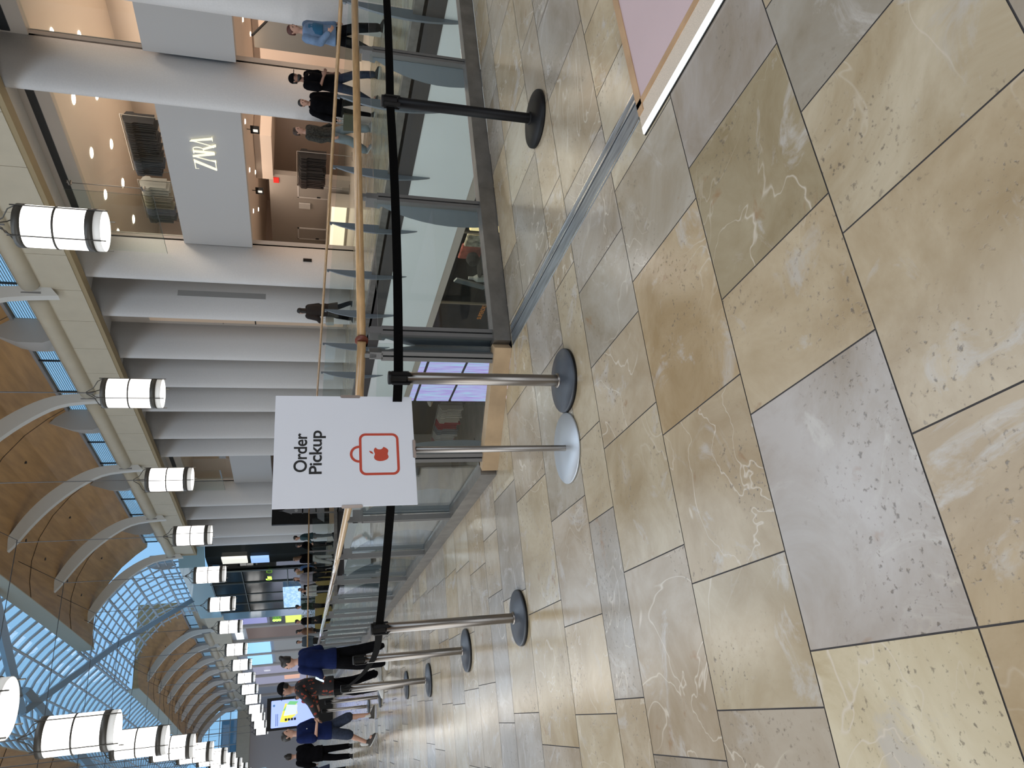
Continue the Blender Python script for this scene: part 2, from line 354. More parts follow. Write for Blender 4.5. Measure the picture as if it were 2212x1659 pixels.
def belt(label, a, b, sag, z0=.945, z1=.945, name='retractable_belt'):
    bm = bmesh.new(); n = 24; V = []
    a, b = Vector((*a, z0)), Vector((*b, z1)); d = (b-a); d.z = 0; d.normalize(); s = Vector((-d.y, d.x, 0))*.0008
    a += d*.04; b -= d*.04
    for i in range(n+1):
        t_ = i/n; p = a.lerp(b, t_); p.z -= sag*4*t_*(1-t_); V.append([bm.verts.new(p+s*q+Vector((0, 0, h))) for q, h in ((-1, -.025), (1, -.025), (1, .025), (-1, .025))])
    for A, Bv in zip(V, V[1:]):
        for k in range(4): bm.faces.new((A[k], A[(k+1) % 4], Bv[(k+1) % 4], Bv[k]))
    bm.faces.new(V[0]); bm.faces.new(V[-1][::-1])
    tag(obj(name, bm, BELT), label, 'belt')
belt('black retractable belt running from the right picture edge to the black stanchion', (6.6, 3.75), (3.42, 3.34), .03)
belt('black retractable belt between the black stanchion and the first steel one', (3.42, 3.34), (1.62, 3.49), .012)
belt('long black retractable belt passing behind the order pickup sign', (1.62, 3.49), (.50, 4.90), .012)
belt('slack black belt drooping away from the corner steel stanchion to the next ones', (.50, 4.90), (.30, 8.89), .10)

# ------------------------------------------------------------------ order pickup sign
RZ = math.radians(3)
t = thing('pickup_sign_stand', 'white order pickup sign on a thin steel pole with silver disc base', 'sign', (1.255, 3.603, 0), RZ)
bm = bmesh.new(); lathe(bm, [(0, .001), (.196, .001), (.2, .004), (.2, .009), (.197, .012), (.06, .014), (0, .0145)]); obj('base', bm, mat('satin_aluminium', (.50, .54, .58), .42, .7), t, True)
bm = bmesh.new(); lathe(bm, [(.017, .012), (.017, .872), (0, .872)], seg=24); obj('pole', bm, STEEL, t, True)
bm = bmesh.new(); rbox(bm, (0, -.012, 1.216), (.61, .006, .705), .0015); pan = obj('sign_panel', bm, mat('sign_white', (.76, .79, .86), .6), t)
CL = mat('clip_bronze', (.45, .38, .34), .3, .8)
bm = bmesh.new(); rbox(bm, (0, -.012, .866), (.105, .014, .018), .004); obj('clip', bm, CL, t)
for sx in (-1, 1):
    bm = bmesh.new(); rbox(bm, (sx*.303, -.012, 1.19), (.018, .014, .105), .004); obj('clip', bm, CL, t)
bm = bmesh.new(); rbox(bm, (0, -.001, .93), (.02, .012, .16), .003); obj('back_bracket', bm, STEEL, t)
INK = mat('sign_black', (.008, .008, .008), .6); ORG = mat('sign_orange', (.52, .06, .028), .6)
def sm(x, z): return on_minus_y(x, -.0155, z)
text_mesh('lettering', 'Order', .089, INK, pan, sm(-.016, 1.437)@Matrix.Diagonal((.94, 1, 1, 1)), .0004, .0015, space=.96); text_mesh('lettering', 'Pickup', .087, INK, pan, sm(-.014, 1.364)@Matrix.Diagonal((1.10, 1, 1, 1)), .0004, .0015, space=.96)
def rrect(w_, h_, r, n=6):
    P = []
    for cxx, cy, a0 in ((w_/2-r, h_/2-r, 0), (-w_/2+r, h_/2-r, 90), (-w_/2+r, -h_/2+r, 180), (w_/2-r, -h_/2+r, 270)):
        for k in range(n+1): a = math.radians(a0+90*k/n); P.append((cxx+r*math.cos(a), cy+r*math.sin(a)))
    return P
def ring(bm, outer, inner, mtx, t_):
    n = len(outer); V = [[bm.verts.new(mtx@Vector((x, y, z))) for x, y in L] for L, z in ((outer, 0), (inner, 0), (outer, t_), (inner, t_))]
    for k in range(n):
        j = (k+1) % n
        bm.faces.new((V[2][k], V[2][j], V[3][j], V[3][k])); bm.faces.new((V[0][k], V[1][k], V[1][j], V[0][j]))
        bm.faces.new((V[0][k], V[0][j], V[2][j], V[2][k])); bm.faces.new((V[1][j], V[1][k], V[3][k], V[3][j]))
bm = bmesh.new(); bx, bz = -.027, 1.048
ring(bm, rrect(.232, .205, .034), rrect(.206, .179, .022), sm(bx, bz), .0004)
hn = [(math.cos(PI*k/16)*.047, math.sin(PI*k/16)*.047) for k in range(17)]; hi = [(math.cos(PI*k/16)*.034, math.sin(PI*k/16)*.034) for k in range(17)]
V = [[bm.verts.new(sm(bx, bz+.1025)@Vector((x, y, .0004))) for x, y in L] for L in (hn, hi)]
for k in range(16): bm.faces.new((V[0][k], V[0][k+1], V[1][k+1], V[1][k]))
obj('bag_outline', bm, ORG, pan)
def bez(P, n=8):
    out = []
    for a, b, c, d in P:
        for k in range(n):
            u = k/n; v = 1-u; out.append(tuple(v*v*v*a[i]+3*v*v*u*b[i]+3*v*u*u*c[i]+u*u*u*d[i] for i in (0, 1)))
    return out
ap = bez([((0, .62), (.12, .62), (.30, .74), (.50, .74)), ((.50, .74), (.66, .73), (.80, .66), (.90, .50)), ((.90, .50), (.72, .38), (.62, .22), (.62, .0)), ((.62, 0), (.62, -.26), (.78, -.42), (.98, -.50)),
          ((.98, -.50), (.86, -.82), (.66, -1.12), (.42, -1.12)), ((.42, -1.12), (.28, -1.12), (.18, -1.02), (0, -1.02)), ((0, -1.02), (-.18, -1.02), (-.28, -1.12), (-.42, -1.12)),
          ((-.42, -1.12), (-.72, -1.12), (-1.0, -.62), (-1.0, -.05)), ((-1.0, -.05), (-1.0, .44), (-.74, .74), (-.46, .74)), ((-.46, .74), (-.28, .74), (-.14, .62), (0, .62))])
lf = bez([((.02, .82), (.02, 1.06), (.20, 1.30), (.44, 1.34)), ((.44, 1.34), (.44, 1.08), (.26, .84), (.02, .82))])
bm = bmesh.new()
for L in (ap, lf):
    f = bm.faces.new([bm.verts.new(sm(bx, bz-.002)@Vector((x*.040, y*.040, .0004))) for x, y in L])
bmesh.ops.triangulate(bm, faces=bm.faces[:]); obj('fruit_logo', bm, ORG, pan)

# ------------------------------------------------------------------ near balustrade around the end of the void
RH = 1.056
def fin_blade(bm, org, out, zt=1.0, zb=-.80, wmax=.19, th=.018, blunt=False):
    """curved steel blade: straight edge against the glass, belly towards the void"""
    org = Vector(org); out = Vector(out).normalized(); s = Vector((-out.y, out.x, 0)); P = []
    prof = [(0, zt), (.055, zt), (.062, zt-.04), (.03, zt-.05)] if not blunt else [(0, zt), (.06, zt)]
    n = 12
    for k in range(n+1):
        u = k/n; z = (zt-.06)+(zb-(zt-.06))*u; prof.append((.035+(wmax-.035)*math.sin(PI*min(1, u*1.08))**.8 if u < .92 else .035*(1-u)/.08*2, z))
    prof.append((0, zb))
    for sg in (-1, 1): P.append([bm.verts.new(org+out*a+Vector((0, 0, z))+s*sg*th/2) for a, z in prof])
    m_ = len(prof); bm.faces.new(P[0]); bm.faces.new(P[1][::-1])
    for k in range(m_): bm.faces.new((P[0][k], P[1][k], P[1][(k+1) % m_], P[0][(k+1) % m_]))
def balustrade(name, label, pts, posts, kerbm, out, kerb=True, posthide=(), railm=None):
    """pts: rail polyline; posts: points with outward normals"""
    t = thing(name, label, 'balustrade')
    if kerb:
        for a, b in zip(pts, pts[1:]):
            a, b = Vector((*a, 0)), Vector((*b, 0)); d = (b-a).normalized(); nrm = Vector((d.y, -d.x, 0)); nrm = nrm if nrm.dot(Vector((*out, 0))) > 0 else -nrm
            bm = bmesh.new(); q = [a-nrm*.05, b-nrm*.05, b+nrm*.06, a+nrm*.06]; lo = [bm.verts.new(p+Vector((0, 0, .0))) for p in q]; hi_ = [bm.verts.new(p+Vector((0, 0, .125))) for p in q]
            bm.faces.new(lo[::-1]); bm.faces.new(hi_)
            for k in range(4): bm.faces.new((lo[k], lo[(k+1) % 4], hi_[(k+1) % 4], hi_[k]))
            obj('kerb', bm, kerbm, t)
            bm = bmesh.new(); m1, m2 = a+nrm*.02, b+nrm*.02; L = (m2-m1).length; ang = math.atan2(d.y, d.x)
            box(bm, (m1+m2)/2+Vector((0, 0, .54)), (L-.03, .012, .80), ang); obj('glass_panel', bm, GLG, t)
    bm = bmesh.new(); sweep(bm, [(p[0], p[1], RH) for p in pts], .038, 14, ry=.030); obj('handrail', bm, railm or OAK, t, True)
    for (x, y, nx, ny) in posts:
        nv = Vector((nx, ny, 0)).normalized(); sd = Vector((-nv.y, nv.x, 0)); p = Vector((x, y, 0)); a = math.atan2(nv.y, nv.x)
        bm = bmesh.new()
        for sg in (-1, 1): box(bm, p+sd*sg*.02+Vector((0, 0, .52))-nv*.0, (.05, .028, .80), a)
        po = obj('post', bm, POSTGREY, t)
        bm = bmesh.new(); box(bm, p+nv*.03+Vector((0, 0, .955)), (.11, .05, .09), a); box(bm, p+Vector((0, 0, 1.0)), (.05, .03, .09), a); obj('rail_bracket', bm, POSTGREY, po)
        bm = bmesh.new(); fin_blade(bm, p+nv*.045, nv, .93, -.45, .22, .03); obj('blade', bm, GREYPAINT, po)
    return t
TAN = mat('tan_stone_kerb', (.42, .30, .18), .5, noise=(6, .15))
E0, E1 = (7.6, 4.46), (2.36, 4.46)
balustrade('end_balustrade', 'glass balustrade with round wooden handrail and bronze kerb across the end of the void', [E0, E1], [(6.95, 4.47, 0, 1), (5.12, 4.47, 0, 1), (3.58, 4.47, 0, 1), (2.43, 4.47, 0, 1)], DKSTEEL, (0, 1))
balustrade('corner_balustrade', 'short diagonal glass balustrade with tan stone kerb behind the order sign', [(2.335, 4.45), (1.64, 5.14)], [(2.27, 4.515, 1, 1), (1.71, 5.075, 1, 1)], TAN, (1, 1))
bm = bmesh.new(); cyl(bm, (2.352, 4.46, RH), (2.343, 4.456, RH), .046, 20, .045)
tag(obj('handrail_plug', bm, mat('cap_dark_wood', (.13, .03, .015), .4), None, True), 'dark red end cap of the wooden handrail above the balustrade corner', 'end cap')
PL_ = [(1.60, 6.47, 1, 0), (1.59, 8.05, 1, 0), (1.58, 9.65, 1, 0), (1.57, 11.25, 1, 0), (1.56, 12.85, 1, 0), (1.55, 14.45, 1, 0), (1.55, 16.05, 1, 0), (1.54, 17.65, 1, 0), (1.53, 19.3, 1, 0), (1.53, 22.5, 1, 0), (1.52, 25.7, 1, 0)]
balustrade('side_balustrade', 'long glass balustrade with shiny handrail along the left walkway', [(1.635, 5.15), (1.60, 9), (1.58, 15), (1.55, 32.45)], PL_, DKSTEEL, (1, 0), railm=mat('lacquered_rail', (.50, .36, .22), .12, 0, coat=1))

# ------------------------------------------------------------------ far walkway edge and its balustrade
bm = bmesh.new(); flat(bm, 8.42, 3.0, 8.60, VF, -.05, .12); struct('trim_1', bm, DKSTEEL)
bm = bmesh.new(); flat(bm, 8.425, 3.0, 8.75, VF, -1.36, -.051); struct('trim_2', bm, mat('fascia_white', (.74, .79, .79), .6, noise=(.6, .03)))
bm = bmesh.new(); flat(bm, 8.43, 3.0, 9.6, VF, -1.52, -1.361); struct('trim_3', bm, mat('soffit_beige', (.42, .38, .33), .7))
bm = bmesh.new(); flat(bm, 8.75, 3.0, 14.2, VF, -1.4, -.30); struct('floor_edge', bm, WHITE)
bm = bmesh.new(); flat(bm, 1.5, VF+.001, 8.42, VF+.2, -1.45, -.003); flat(bm, 1.40, 5.2, 1.49, VF, -1.45, -.31); struct('trim_13', bm, MATS['fascia_white'])
bm = bmesh.new(); flat(bm, 1.5, VF+.25, 12.2, VF+.4, -5.4, -1.4); struct('wall_lower_bridge', bm, BEIGE)
t = thing('far_balustrade', 'glass balustrade with thin wooden handrail on the opposite side of the void', 'balustrade', (8.55, 4, 0))
bm = bmesh.new(); sweep(bm, [(0, -1, 1.04), (0, 8, 1.055), (0, 14, 1.09), (0, 22, 1.15), (0, 28.5, 1.19)], .027, 10); obj('handrail', bm, OAK, t, True)
y = 1.05+3.25
k = 0
fy = [5.05, 6.68, 8.30, 9.86, 11.42, 13.03, 14.68, 16.33, 17.99, 19.65, 21.3, 22.95, 24.6, 26.2, 27.85, 29.5, 31.1]
for a, b in zip([3.4]+fy, fy):
    bm = bmesh.new(); box(bm, (-.02, (a+b)/2-4, .53), (.012, b-a-.03, .84)); obj('glass_panel', bm, GLG, t)
for y in fy:
    bm = bmesh.new(); fin_blade(bm, (-.05, y-4, 0), (-1, 0, 0), 1.03, -.86, .185, .03); obj('blade', bm, GREYPAINT, t)
t = thing('cross_balustrade', 'distant glass balustrade closing the far end of the void', 'balustrade', (1.5, VF, 0))
bm = bmesh.new(); sweep(bm, [(0, -.1, 1.2), (7.05, -.1, 1.2)], .03, 10); obj('handrail', bm, OAK, t, True)
bm = bmesh.new(); box(bm, (3.5, -.1, .06), (7, .12, .14)); obj('kerb', bm, DKSTEEL, t); bm = bmesh.new(); box(bm, (3.5, -.1, .6), (7, .012, .9)); obj('glass_panel', bm, GLG, t)
for k in range(5):
    bm = bmesh.new(); box(bm, (.1+1.7*k, -.1, .6), (.06, .05, 1.16)); obj('post', bm, POSTGREY, t)

# ------------------------------------------------------------------ lower level seen down the void
LZ = -5.4
bm = bmesh.new(); flat(bm, -6, 2, 18, 60, LZ-.1, LZ); struct('floor_lower', bm, mat('lower_floor', (.40, .35, .27), .25, noise=(1.5, .12)))
bm = bmesh.new(); flat(bm, -6, 1.8, 18, 2, LZ, -.3); struct('wall_lower_near', bm, BEIGE)
bm = bmesh.new(); flat(bm, -.2, 2, 0, 60, LZ, -.3); struct('wall_lower_left', bm, BEIGE)
bm = bmesh.new(); flat(bm, 9.6, 5.0, 9.75, 11.2, LZ, -1.5); flat(bm, 9.6, 15.9, 9.75, 17.6, LZ, -1.5); flat(bm, 9.6, 11.2, 9.75, 15.9, LZ, LZ+.2); flat(bm, 9.6, 11.2, 9.75, 15.9, LZ+3.62, -1.5); flat(bm, 12, 11, 12.1, 16, LZ, -1.5); struct('wall_lower_right', bm, mat('shop_charcoal', (.018, .018, .022), .3, noise=(3, .3)))
bm = bmesh.new(); flat(bm, 12.2, 17.6, 12.3, 60, LZ, -1.5); flat(bm, 9.6, 33, 12.3, 33.2, LZ, -1.5); struct('wall_lower_far', bm, mat('shop_black', (.012, .012, .014), .35))
bm = bmesh.new(); flat(bm, -6, 59.8, 18, 60, LZ, -.3); struct('wall_lower_end', bm, BEIGE)
# Superdry window
t = thing('shop_window', 'dark lower-level shop window with lit merchandise under the white fascia', 'shop window', (9.55, 13.6, LZ))
bm = bmesh.new()
for a, b, c, d in ((-2.4, 2.3, 3.55, 3.62), (-2.4, 2.3, 0.2, .27)): flat(bm, -.03, a, .03, b, c, d)
for yy in (-2.4, -.8, 2.25): flat(bm, -.03, yy, .03, yy+.04, .2, 3.62)
obj('frame', bm, mat('brass_frame', (.35, .31, .24), .4, .6), t)
bm = bmesh.new(); flat(bm, -.01, -2.4, .01, 2.3, .2, 3.6); obj('glass_panel', bm, GLD, t)
area('lower_window_light', (10.3, 14.3, -1.8), .8, 34, (1, .84, .66), sy=4)
def good(label, m, fill):
    b = bmesh.new(); fill(b); tag(obj('display_piece', b, m), label, 'display', 'goods behind the dark lower shop window')
good('amber light box nearest the white fascia in the lower shop window', mat('amber_box', (.9, .6, .25), .5, emis=((1, .75, .35), 1.6)), lambda b: rbox(b, (10.1, 13.25, -2.65), (.1, .42, .9), .02))
good('cream patterned picture board in the lower shop window', mat('cream_print', (.62, .55, .42), .7, noise=(9, .6)), lambda b: rbox(b, (10.1, 13.85, -2.6), (.08, .5, .8), .02))
good('red framed picture board in the lower shop window', mat('red_print', (.55, .16, .12), .6, noise=(5, .4)), lambda b: rbox(b, (10.22, 14.5, -2.55), (.06, .62, .7), .02))
good('black round hat shape on the red board in the lower shop window', mat('felt_black', (.015, .014, .014), .9), lambda b: (capsule(b, (9.98, 14.5, -2.5), .17, (10.0, 14.5, -2.5), .17, 16), lathe(b, [(0, 0), (.3, 0), (.3, .02), (0, .02)], (9.98, 14.75, -2.75), 20)))
good('leaning pale grey panel in the lower shop window', mat('pale_panel', (.36, .38, .38), .5), lambda b: box(b, (9.95, 15.55, -2.65), (.05, .16, .9), mtx=Matrix.Rotation(.35, 3, 'X')))
good('small white bottle-shaped ornament in the lower shop window', mat('ornament_white', (.7, .7, .65), .4), lambda b: lathe(b, [(0, 0), (.09, 0), (.10, .2), (.04, .3), (.04, .42), (0, .42)], (9.9, 15.2, -2.95), 16))
good('stack of dark folded clothes in the lower shop window', mat('folded_dark', (.03, .03, .04), .9), lambda b: [rbox(b, (10.0, 15.0, -3.3+.09*k), (.4, .45, .07), .02) for k in range(4)])
bm = bmesh.new(); flat(bm, 9.75, 5, 18, 5.1, LZ, -.4); flat(bm, 9.75, 17.5, 12.1, 17.6, LZ, -1.5); flat(bm, 9.75, 5, 18, 17.6, -1.5, -1.45); flat(bm, 17.9, 2, 18, 60, LZ, -.3); struct('wall_lower_shop', bm, DARK)
s_ = text_mesh('shop_name_sign', 'SUPERDRY', .17, mat('sign_amber', (.35, .15, .04), .5, emis=((.8, .32, .08), .10)), None, on_minus_x(9.59, 16.35, -3.12), .003)
tag(s_, 'dim orange SUPERDRY lettering on the dark lower shop wall', 'sign')
s_ = text_mesh('shop_subtitle_sign', '極度乾燥', .13, MATS['sign_amber'], None, on_minus_x(9.59, 16.35, -3.62), .003)
tag(s_, 'small amber characters below the SUPERDRY lettering', 'sign')
# LED screen wall
def screen_material(name, c1, c2, c3, st=1.6, sc=(1, 30, 2.0)):
    m = bpy.data.materials.new(name); m.use_nodes = True; n = m.node_tree; b = n.nodes['Principled BSDF']; L = n.links.new
    g = n.nodes.new('ShaderNodeNewGeometry'); mp = n.nodes.new('ShaderNodeMapping'); mp.inputs['Scale'].default_value = sc; L(g.outputs['Position'], mp.inputs[0])
    z = n.nodes.new('ShaderNodeTexNoise'); z.inputs['Scale'].default_value = .7; z.inputs['Detail'].default_value = 3; L(mp.outputs[0], z.inputs['Vector'])
    r = n.nodes.new('ShaderNodeValToRGB'); r.color_ramp.elements[0].position = .36; r.color_ramp.elements[1].position = .64
    r.color_ramp.elements[0].color = (*c1, 1); r.color_ramp.elements[1].color = (*c2, 1); e = r.color_ramp.elements.new(.5); e.color = (*c3, 1)
    L(z.outputs[0], r.inputs[0]); L(r.outputs[0], b.inputs['Emission Color']); b.inputs['Emission Strength'].default_value = st; b.inputs['Base Color'].default_value = (.02, .02, .02, 1); b.inputs['Roughness'].default_value = .3
    return m
SCR = screen_material('led_violet', (.42, .32, .80), (.40, .72, .95), (.55, .50, .92), .85)
t = thing('led_screen_wall', 'large violet and blue LED screen wall on the lower level', 'screen', (9.62, 18.2, LZ))
for i, (a, b) in enumerate(((0, 1.1), (1.1, 2.2), (2.2, 2.6), (2.6, 4.3))):
    for (c, d) in ((.55, 2.05), (2.05, 3.25), (3.25, 3.9)):
        bm = bmesh.new(); flat(bm, -.05, a+.055, 0, b-.055, c+.05, d-.05); obj('screen_tile', bm, SCR, t)
for (c, d) in ((.55, 2.05), (2.05, 3.25), (3.25, 3.9)):
    for j in range(2):
        bm = bmesh.new(); flat(bm, .05+j*.9, 4.32, .9+j*.9, 4.36, c+.03, d-.03); obj('screen_tile', bm, SCR, t)
bm = bmesh.new(); flat(bm, .0, -.02, .06, 4.4, 0, 3.95); flat(bm, 0, 4.36, 2.2, 4.42, 0, 3.95); obj('cabinet', bm, BLACK, t)
bm = bmesh.new(); flat(bm, -.08, 0, -.04, 4.3, .30, .34); flat(bm, -.08, 0, -.04, 4.3, .12, .15); obj('light_line', bm, mat('line_light', (.8, .7, 1), .5, emis=((.85, .72, 1), 3)), t)
# clothes on the lower level behind the screens
def rack(name, label, p0, p1, z, h, cols, parent_group=None, rod=True, standz=None):
    a, b = Vector(p0), Vector(p1); d = (b-a); L = d.length; ang = math.atan2(d.y, d.x)
    t = thing(name, label, 'clothes rack', (a.x, a.y, 0), ang, parent_group)
    bm = bmesh.new(); cyl(bm, (0, 0, z), (L, 0, z), .014, 8); z0 = standz if standz is not None else z-h-.25
    for x in (0.02, L-.02):
        cyl(bm, (x, 0, z0), (x, 0, z), .012, 8); box(bm, (x, 0, z0+.012), (.03, .42, .022))
    obj('frame', bm, STEEL, t, False)
    n = max(4, int(L/.075)); 
    for k in range(n):
        x = .05+(L-.1)*(k+.5)/n; c = cols[k*len(cols)//n]; hh = h*random.uniform(.82, 1.0); bm = bmesh.new(); w_ = random.uniform(.2, .25)
        P = [(0, -.03), (.05, -.05), (w_, -.13), (w_*1.05, -.3), (w_*.82, -.35), (w_*.85, -hh), (-w_*.85, -hh), (-w_*.82, -.35), (-w_*1.05, -.3), (-w_, -.13), (-.05, -.05)]
        mt = Matrix.Translation((x, 0, z))@Matrix.Rotation(random.uniform(-.12, .12), 4, 'Z')@Matrix(((0, 0, 1, 0), (1, 0, 0, 0), (0, 1, 0, 0), (0, 0, 0, 1)))
        ngon_prism(bm, P, mt, random.uniform(.02, .04)); obj('garment', bm, mat('cloth_%g_%g_%g' % c, c, .85), t)
    return t
rack('clothes_rack', 'lower-level rack of white, grey and red clothes beside the screen wall', (10.6, 25.2, 0), (9.9, 27.6, 0), LZ+1.9, 1.0, [(.5, .47, .42), (.6, .56, .5), (.35, .03, .05), (.2, .22, .25), (.5, .5, .5), (.45, .22, .24)], standz=LZ)
bm = bmesh.new(); rbox(bm, (10.6, 24.4, LZ+2.3), (.5, .9, .08), .02); tag(obj('display_shelf', bm, mat('shelf_wood', (.4, .28, .16), .5)), 'small wooden display shelf with white shoe in the lower shop', 'shelf')
def shoe(bm, s=1, L=.28):
    loft(bm, [(0, .03*s, .0, .042*s, L/2*s), (0, .03*s, .03*s, .045*s, L/2*s), (0, .015*s, .055*s, .04*s, L*.42*s), (0, -.045*s, .10*s, .035*s, .055*s), (0, -.05*s, .12*s, .032*s, .045*s)], 12)
t_ = blob('shoe', lambda b: shoe(b, 2.0), mat('shoe_white', (.6, .58, .52), .5), None, .02); t_.location = (10.5, 24.3, LZ+2.35); t_.rotation_euler = (0, 0, 1.2)
tag(t_, 'oversized white display shoe on the lower shop shelf', 'shoe')

# ------------------------------------------------------------------ facade on the right: wall, fins, band, pipe, clerestory
def strip(bm, x, y0, y1, z0, z1, step=1.6, mi=0):
    n = max(1, int(math.ceil((y1-y0)/step))); ys = [y0+(y1-y0)*k/n for k in range(n+1)]
    for a, b in zip(ys, ys[1:]): face(bm, [Wp(x, a, z0), Wp(x, b, z0), Wp(x, b, z1), Wp(x, a, z1)], mi)
def prism_y(bm, prof, y0, y1, step=1.6, close=True):
    """extrude an x-z profile along the (bending) mall"""
    n = max(1, int(math.ceil((y1-y0)/step))); R = []
    for k in range(n+1):
        y = y0+(y1-y0)*k/n; R.append([bm.verts.new(Wp(x, y, z)) for x, z in prof])
    m_ = len(prof)
    for A, Bq in zip(R, R[1:]):
        for k in range(m_ if close else m_-1): bm.faces.new((A[k], A[(k+1) % m_], Bq[(k+1) % m_], Bq[k]))
    if close: bm.faces.new(R[0]); bm.faces.new(R[-1][::-1])
FE = 47.2
bm = bmesh.new()
prism_y(bm, [(14.2, 0), (14.4, 0), (14.4, 7.95), (14.2, 7.95)], -6, 9.6)
for a, b in ((13.16, 13.66), (19.91, 33.3), (39.7, FE)): prism_y(bm, [(14.2, 0), (14.4, 0), (14.4, 7.95), (14.2, 7.95)], a, b)
for a, b in ((9.6, 13.16), (13.66, 19.91), (33.3, 39.7)): prism_y(bm, [(14.2, 7.28), (14.4, 7.28), (14.4, 7.95), (14.2, 7.95)], a, b)
struct('wall_right', bm, BEIGE)
bm = bmesh.new()
for a, b in ((9.6, 13.1), (13.66, 19.91), (33.3, 39.7)): prism_y(bm, [(14.17, 7.60), (14.21, 7.60), (14.21, 7.78), (14.17, 7.78)], a, b)
struct('trim_4', bm, DARK)
FINS = [4.4, 10.85, 13.16, 19.91, 21.97, 24.6, 26.7, 28.75, 31.35, 33.25, 39.7, 41.7, 44.9, 46.4]
FL = ['white rounded column at the upper right picture edge', 'broad white rounded column right of the red-haired visitor', 'broad white rounded column right of the ZARA lettering', 'white fin column left of the ZARA shopfront, with black sensor',
      'white fin column with grey vent strip, behind the walking woman', 'white fin column, fifth counting left from the right picture edge', 'white fin column, sixth counting left from the right picture edge', 'white fin column, seventh counting left from the right picture edge',
      'white fin column, second to the right of the distant bright window bay', 'white fin column bordering the distant window bay on its right', 'white fin column bordering the distant window bay on its left', 'white fin column, third from the glass corner shop', 'white fin column, second from the glass corner shop', 'last white fin column before the glass corner shop']
for i, y in enumerate(FINS):
    th = .5; w0 = 1.3 if i == 0 else th
    if i == 0: y, w0 = 8.2, .5
    if i == 1: y, w0 = 10.35, .85
    bm = bmesh.new(); P = [(14.25, y), (13.55, y)]
    for k in range(1, 12): a = PI*k/12; P.append((13.55-.6*math.sin(a), y+w0/2-w0/2*math.cos(a)))
    P += [(13.55, y+w0), (14.25, y+w0)]
    lo = [bm.verts.new(Wp(px, py, 0)) for px, py in P]; hi_ = [bm.verts.new(Wp(px, py, 7.95)) for px, py in P]
    for k in range(len(P)): bm.faces.new((lo[k], lo[(k+1) % len(P)], hi_[(k+1) % len(P)], hi_[k]))
    bm.faces.new(hi_); o = obj('column', bm, FINM, None, True)
    for p in o.data.polygons: p.use_smooth = abs(p.normal.z) < .5
    for e in o.data.edges: pass
    tag(o, FL[i], 'column', 'white fin columns along the shop facade')
    if i == 3: bm = bmesh.new(); p = Wp(13.75, y-.015, 1.42); box(bm, p, (.10, .03, .26)); obj('sensor', bm, BLACK, o)
    if i in (4, 11): bm = bmesh.new(); p = Wp(13.72, y-.006, 4.1); box(bm, p, (.20, .012, 2.7)); obj('vent_strip', bm, mat('vent_grey', (.30, .30, .295), .7), o)
# thin panel joints on the wall between fins
bm = bmesh.new()
for y in (20.6, 22.8, 25.6, 27.6, 30.2, 32.4, 40.6, 43.3):
    box(bm, Wp(14.19, y, 3.9), (.02, .02, 7.8))
for a, b in ((20.5, 21.9), (22.5, 24.5), (25.2, 26.6), (29.3, 31.2), (42.3, 44.8)): strip(bm, 14.185, a, b, 4.3, 4.32)
struct('trim_5', bm, DARK)
t = thing('narrow_window', 'narrow lit window slot between white fins above the walking woman', 'window', Wp(14.17, 24.1, 0))
bm = bmesh.new(); box(bm, (0, .1, 3.4), (.03, .42, 6.6)); obj('pane', bm, mat('slot_pane', (.42, .36, .30), .15, emis=((.8, .55, .35), .18)), t)
bm = bmesh.new(); box(bm, (-.02, -.13, 3.4), (.04, .04, 6.6)); box(bm, (-.02, .1, 3.2), (.04, .42, .04)); obj('frame', bm, DARK, t)
# cream band with joints, brown drip strip, soffit
bm = bmesh.new(); y = -3.0
ribY = [7.3, 13.9, 20.5, 27.1, 33.7, 40.3, 46.9]
ys = [-6+1.65*k for k in range(33)]
for a, b in zip(ys, ys[1:]): prism_y(bm, [(12.6, 7.72), (12.95, 7.72), (12.95, 8.75), (12.6, 8.75)], a+.008, min(b, FE)-.008)
struct('wall_right_band', bm, CREAM)
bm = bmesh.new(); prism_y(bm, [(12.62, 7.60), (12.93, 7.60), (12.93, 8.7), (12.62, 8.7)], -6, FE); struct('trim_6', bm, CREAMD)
bm = bmesh.new(); strip(bm, 0, 0, 0, 0, 0) if 0 else None
n_ = 33
for k in range(n_):
    a, b = -6+k*(FE+6)/n_, -6+(k+1)*(FE+6)/n_; face(bm, [Wp(12.9, a, 7.95), Wp(14.4, a, 7.95), Wp(14.4, b, 7.95), Wp(12.9, b, 7.95)])
struct('ceiling_soffit', bm, WHITE)
bm = bmesh.new(); prism_y(bm, [(12.7, 8.75), (13.55, 9.85), (13.75, 9.85), (13.75, 8.0), (12.95, 8.0)], -6, FE); struct('trim_7', bm, CREAM)
t = thing('round_beam', 'long cream round beam running above the cream band along the mall', 'beam', (0, 0, 0))
for a, b in zip([-6]+ribY, ribY):
    bm = bmesh.new(); n = 5; sweep(bm, [Wp(12.62, a+.4+(b-a-.7)*k/n, 8.98) for k in range(n+1)], .26, 18); obj('beam_section', bm, CREAM, t, True)
    bm = bmesh.new(); box(bm, Wp(12.66, b, 8.98), (.46, .30, .50)); obj('saddle', bm, mat('saddle_grey', (.26, .26, .26), .6), t)
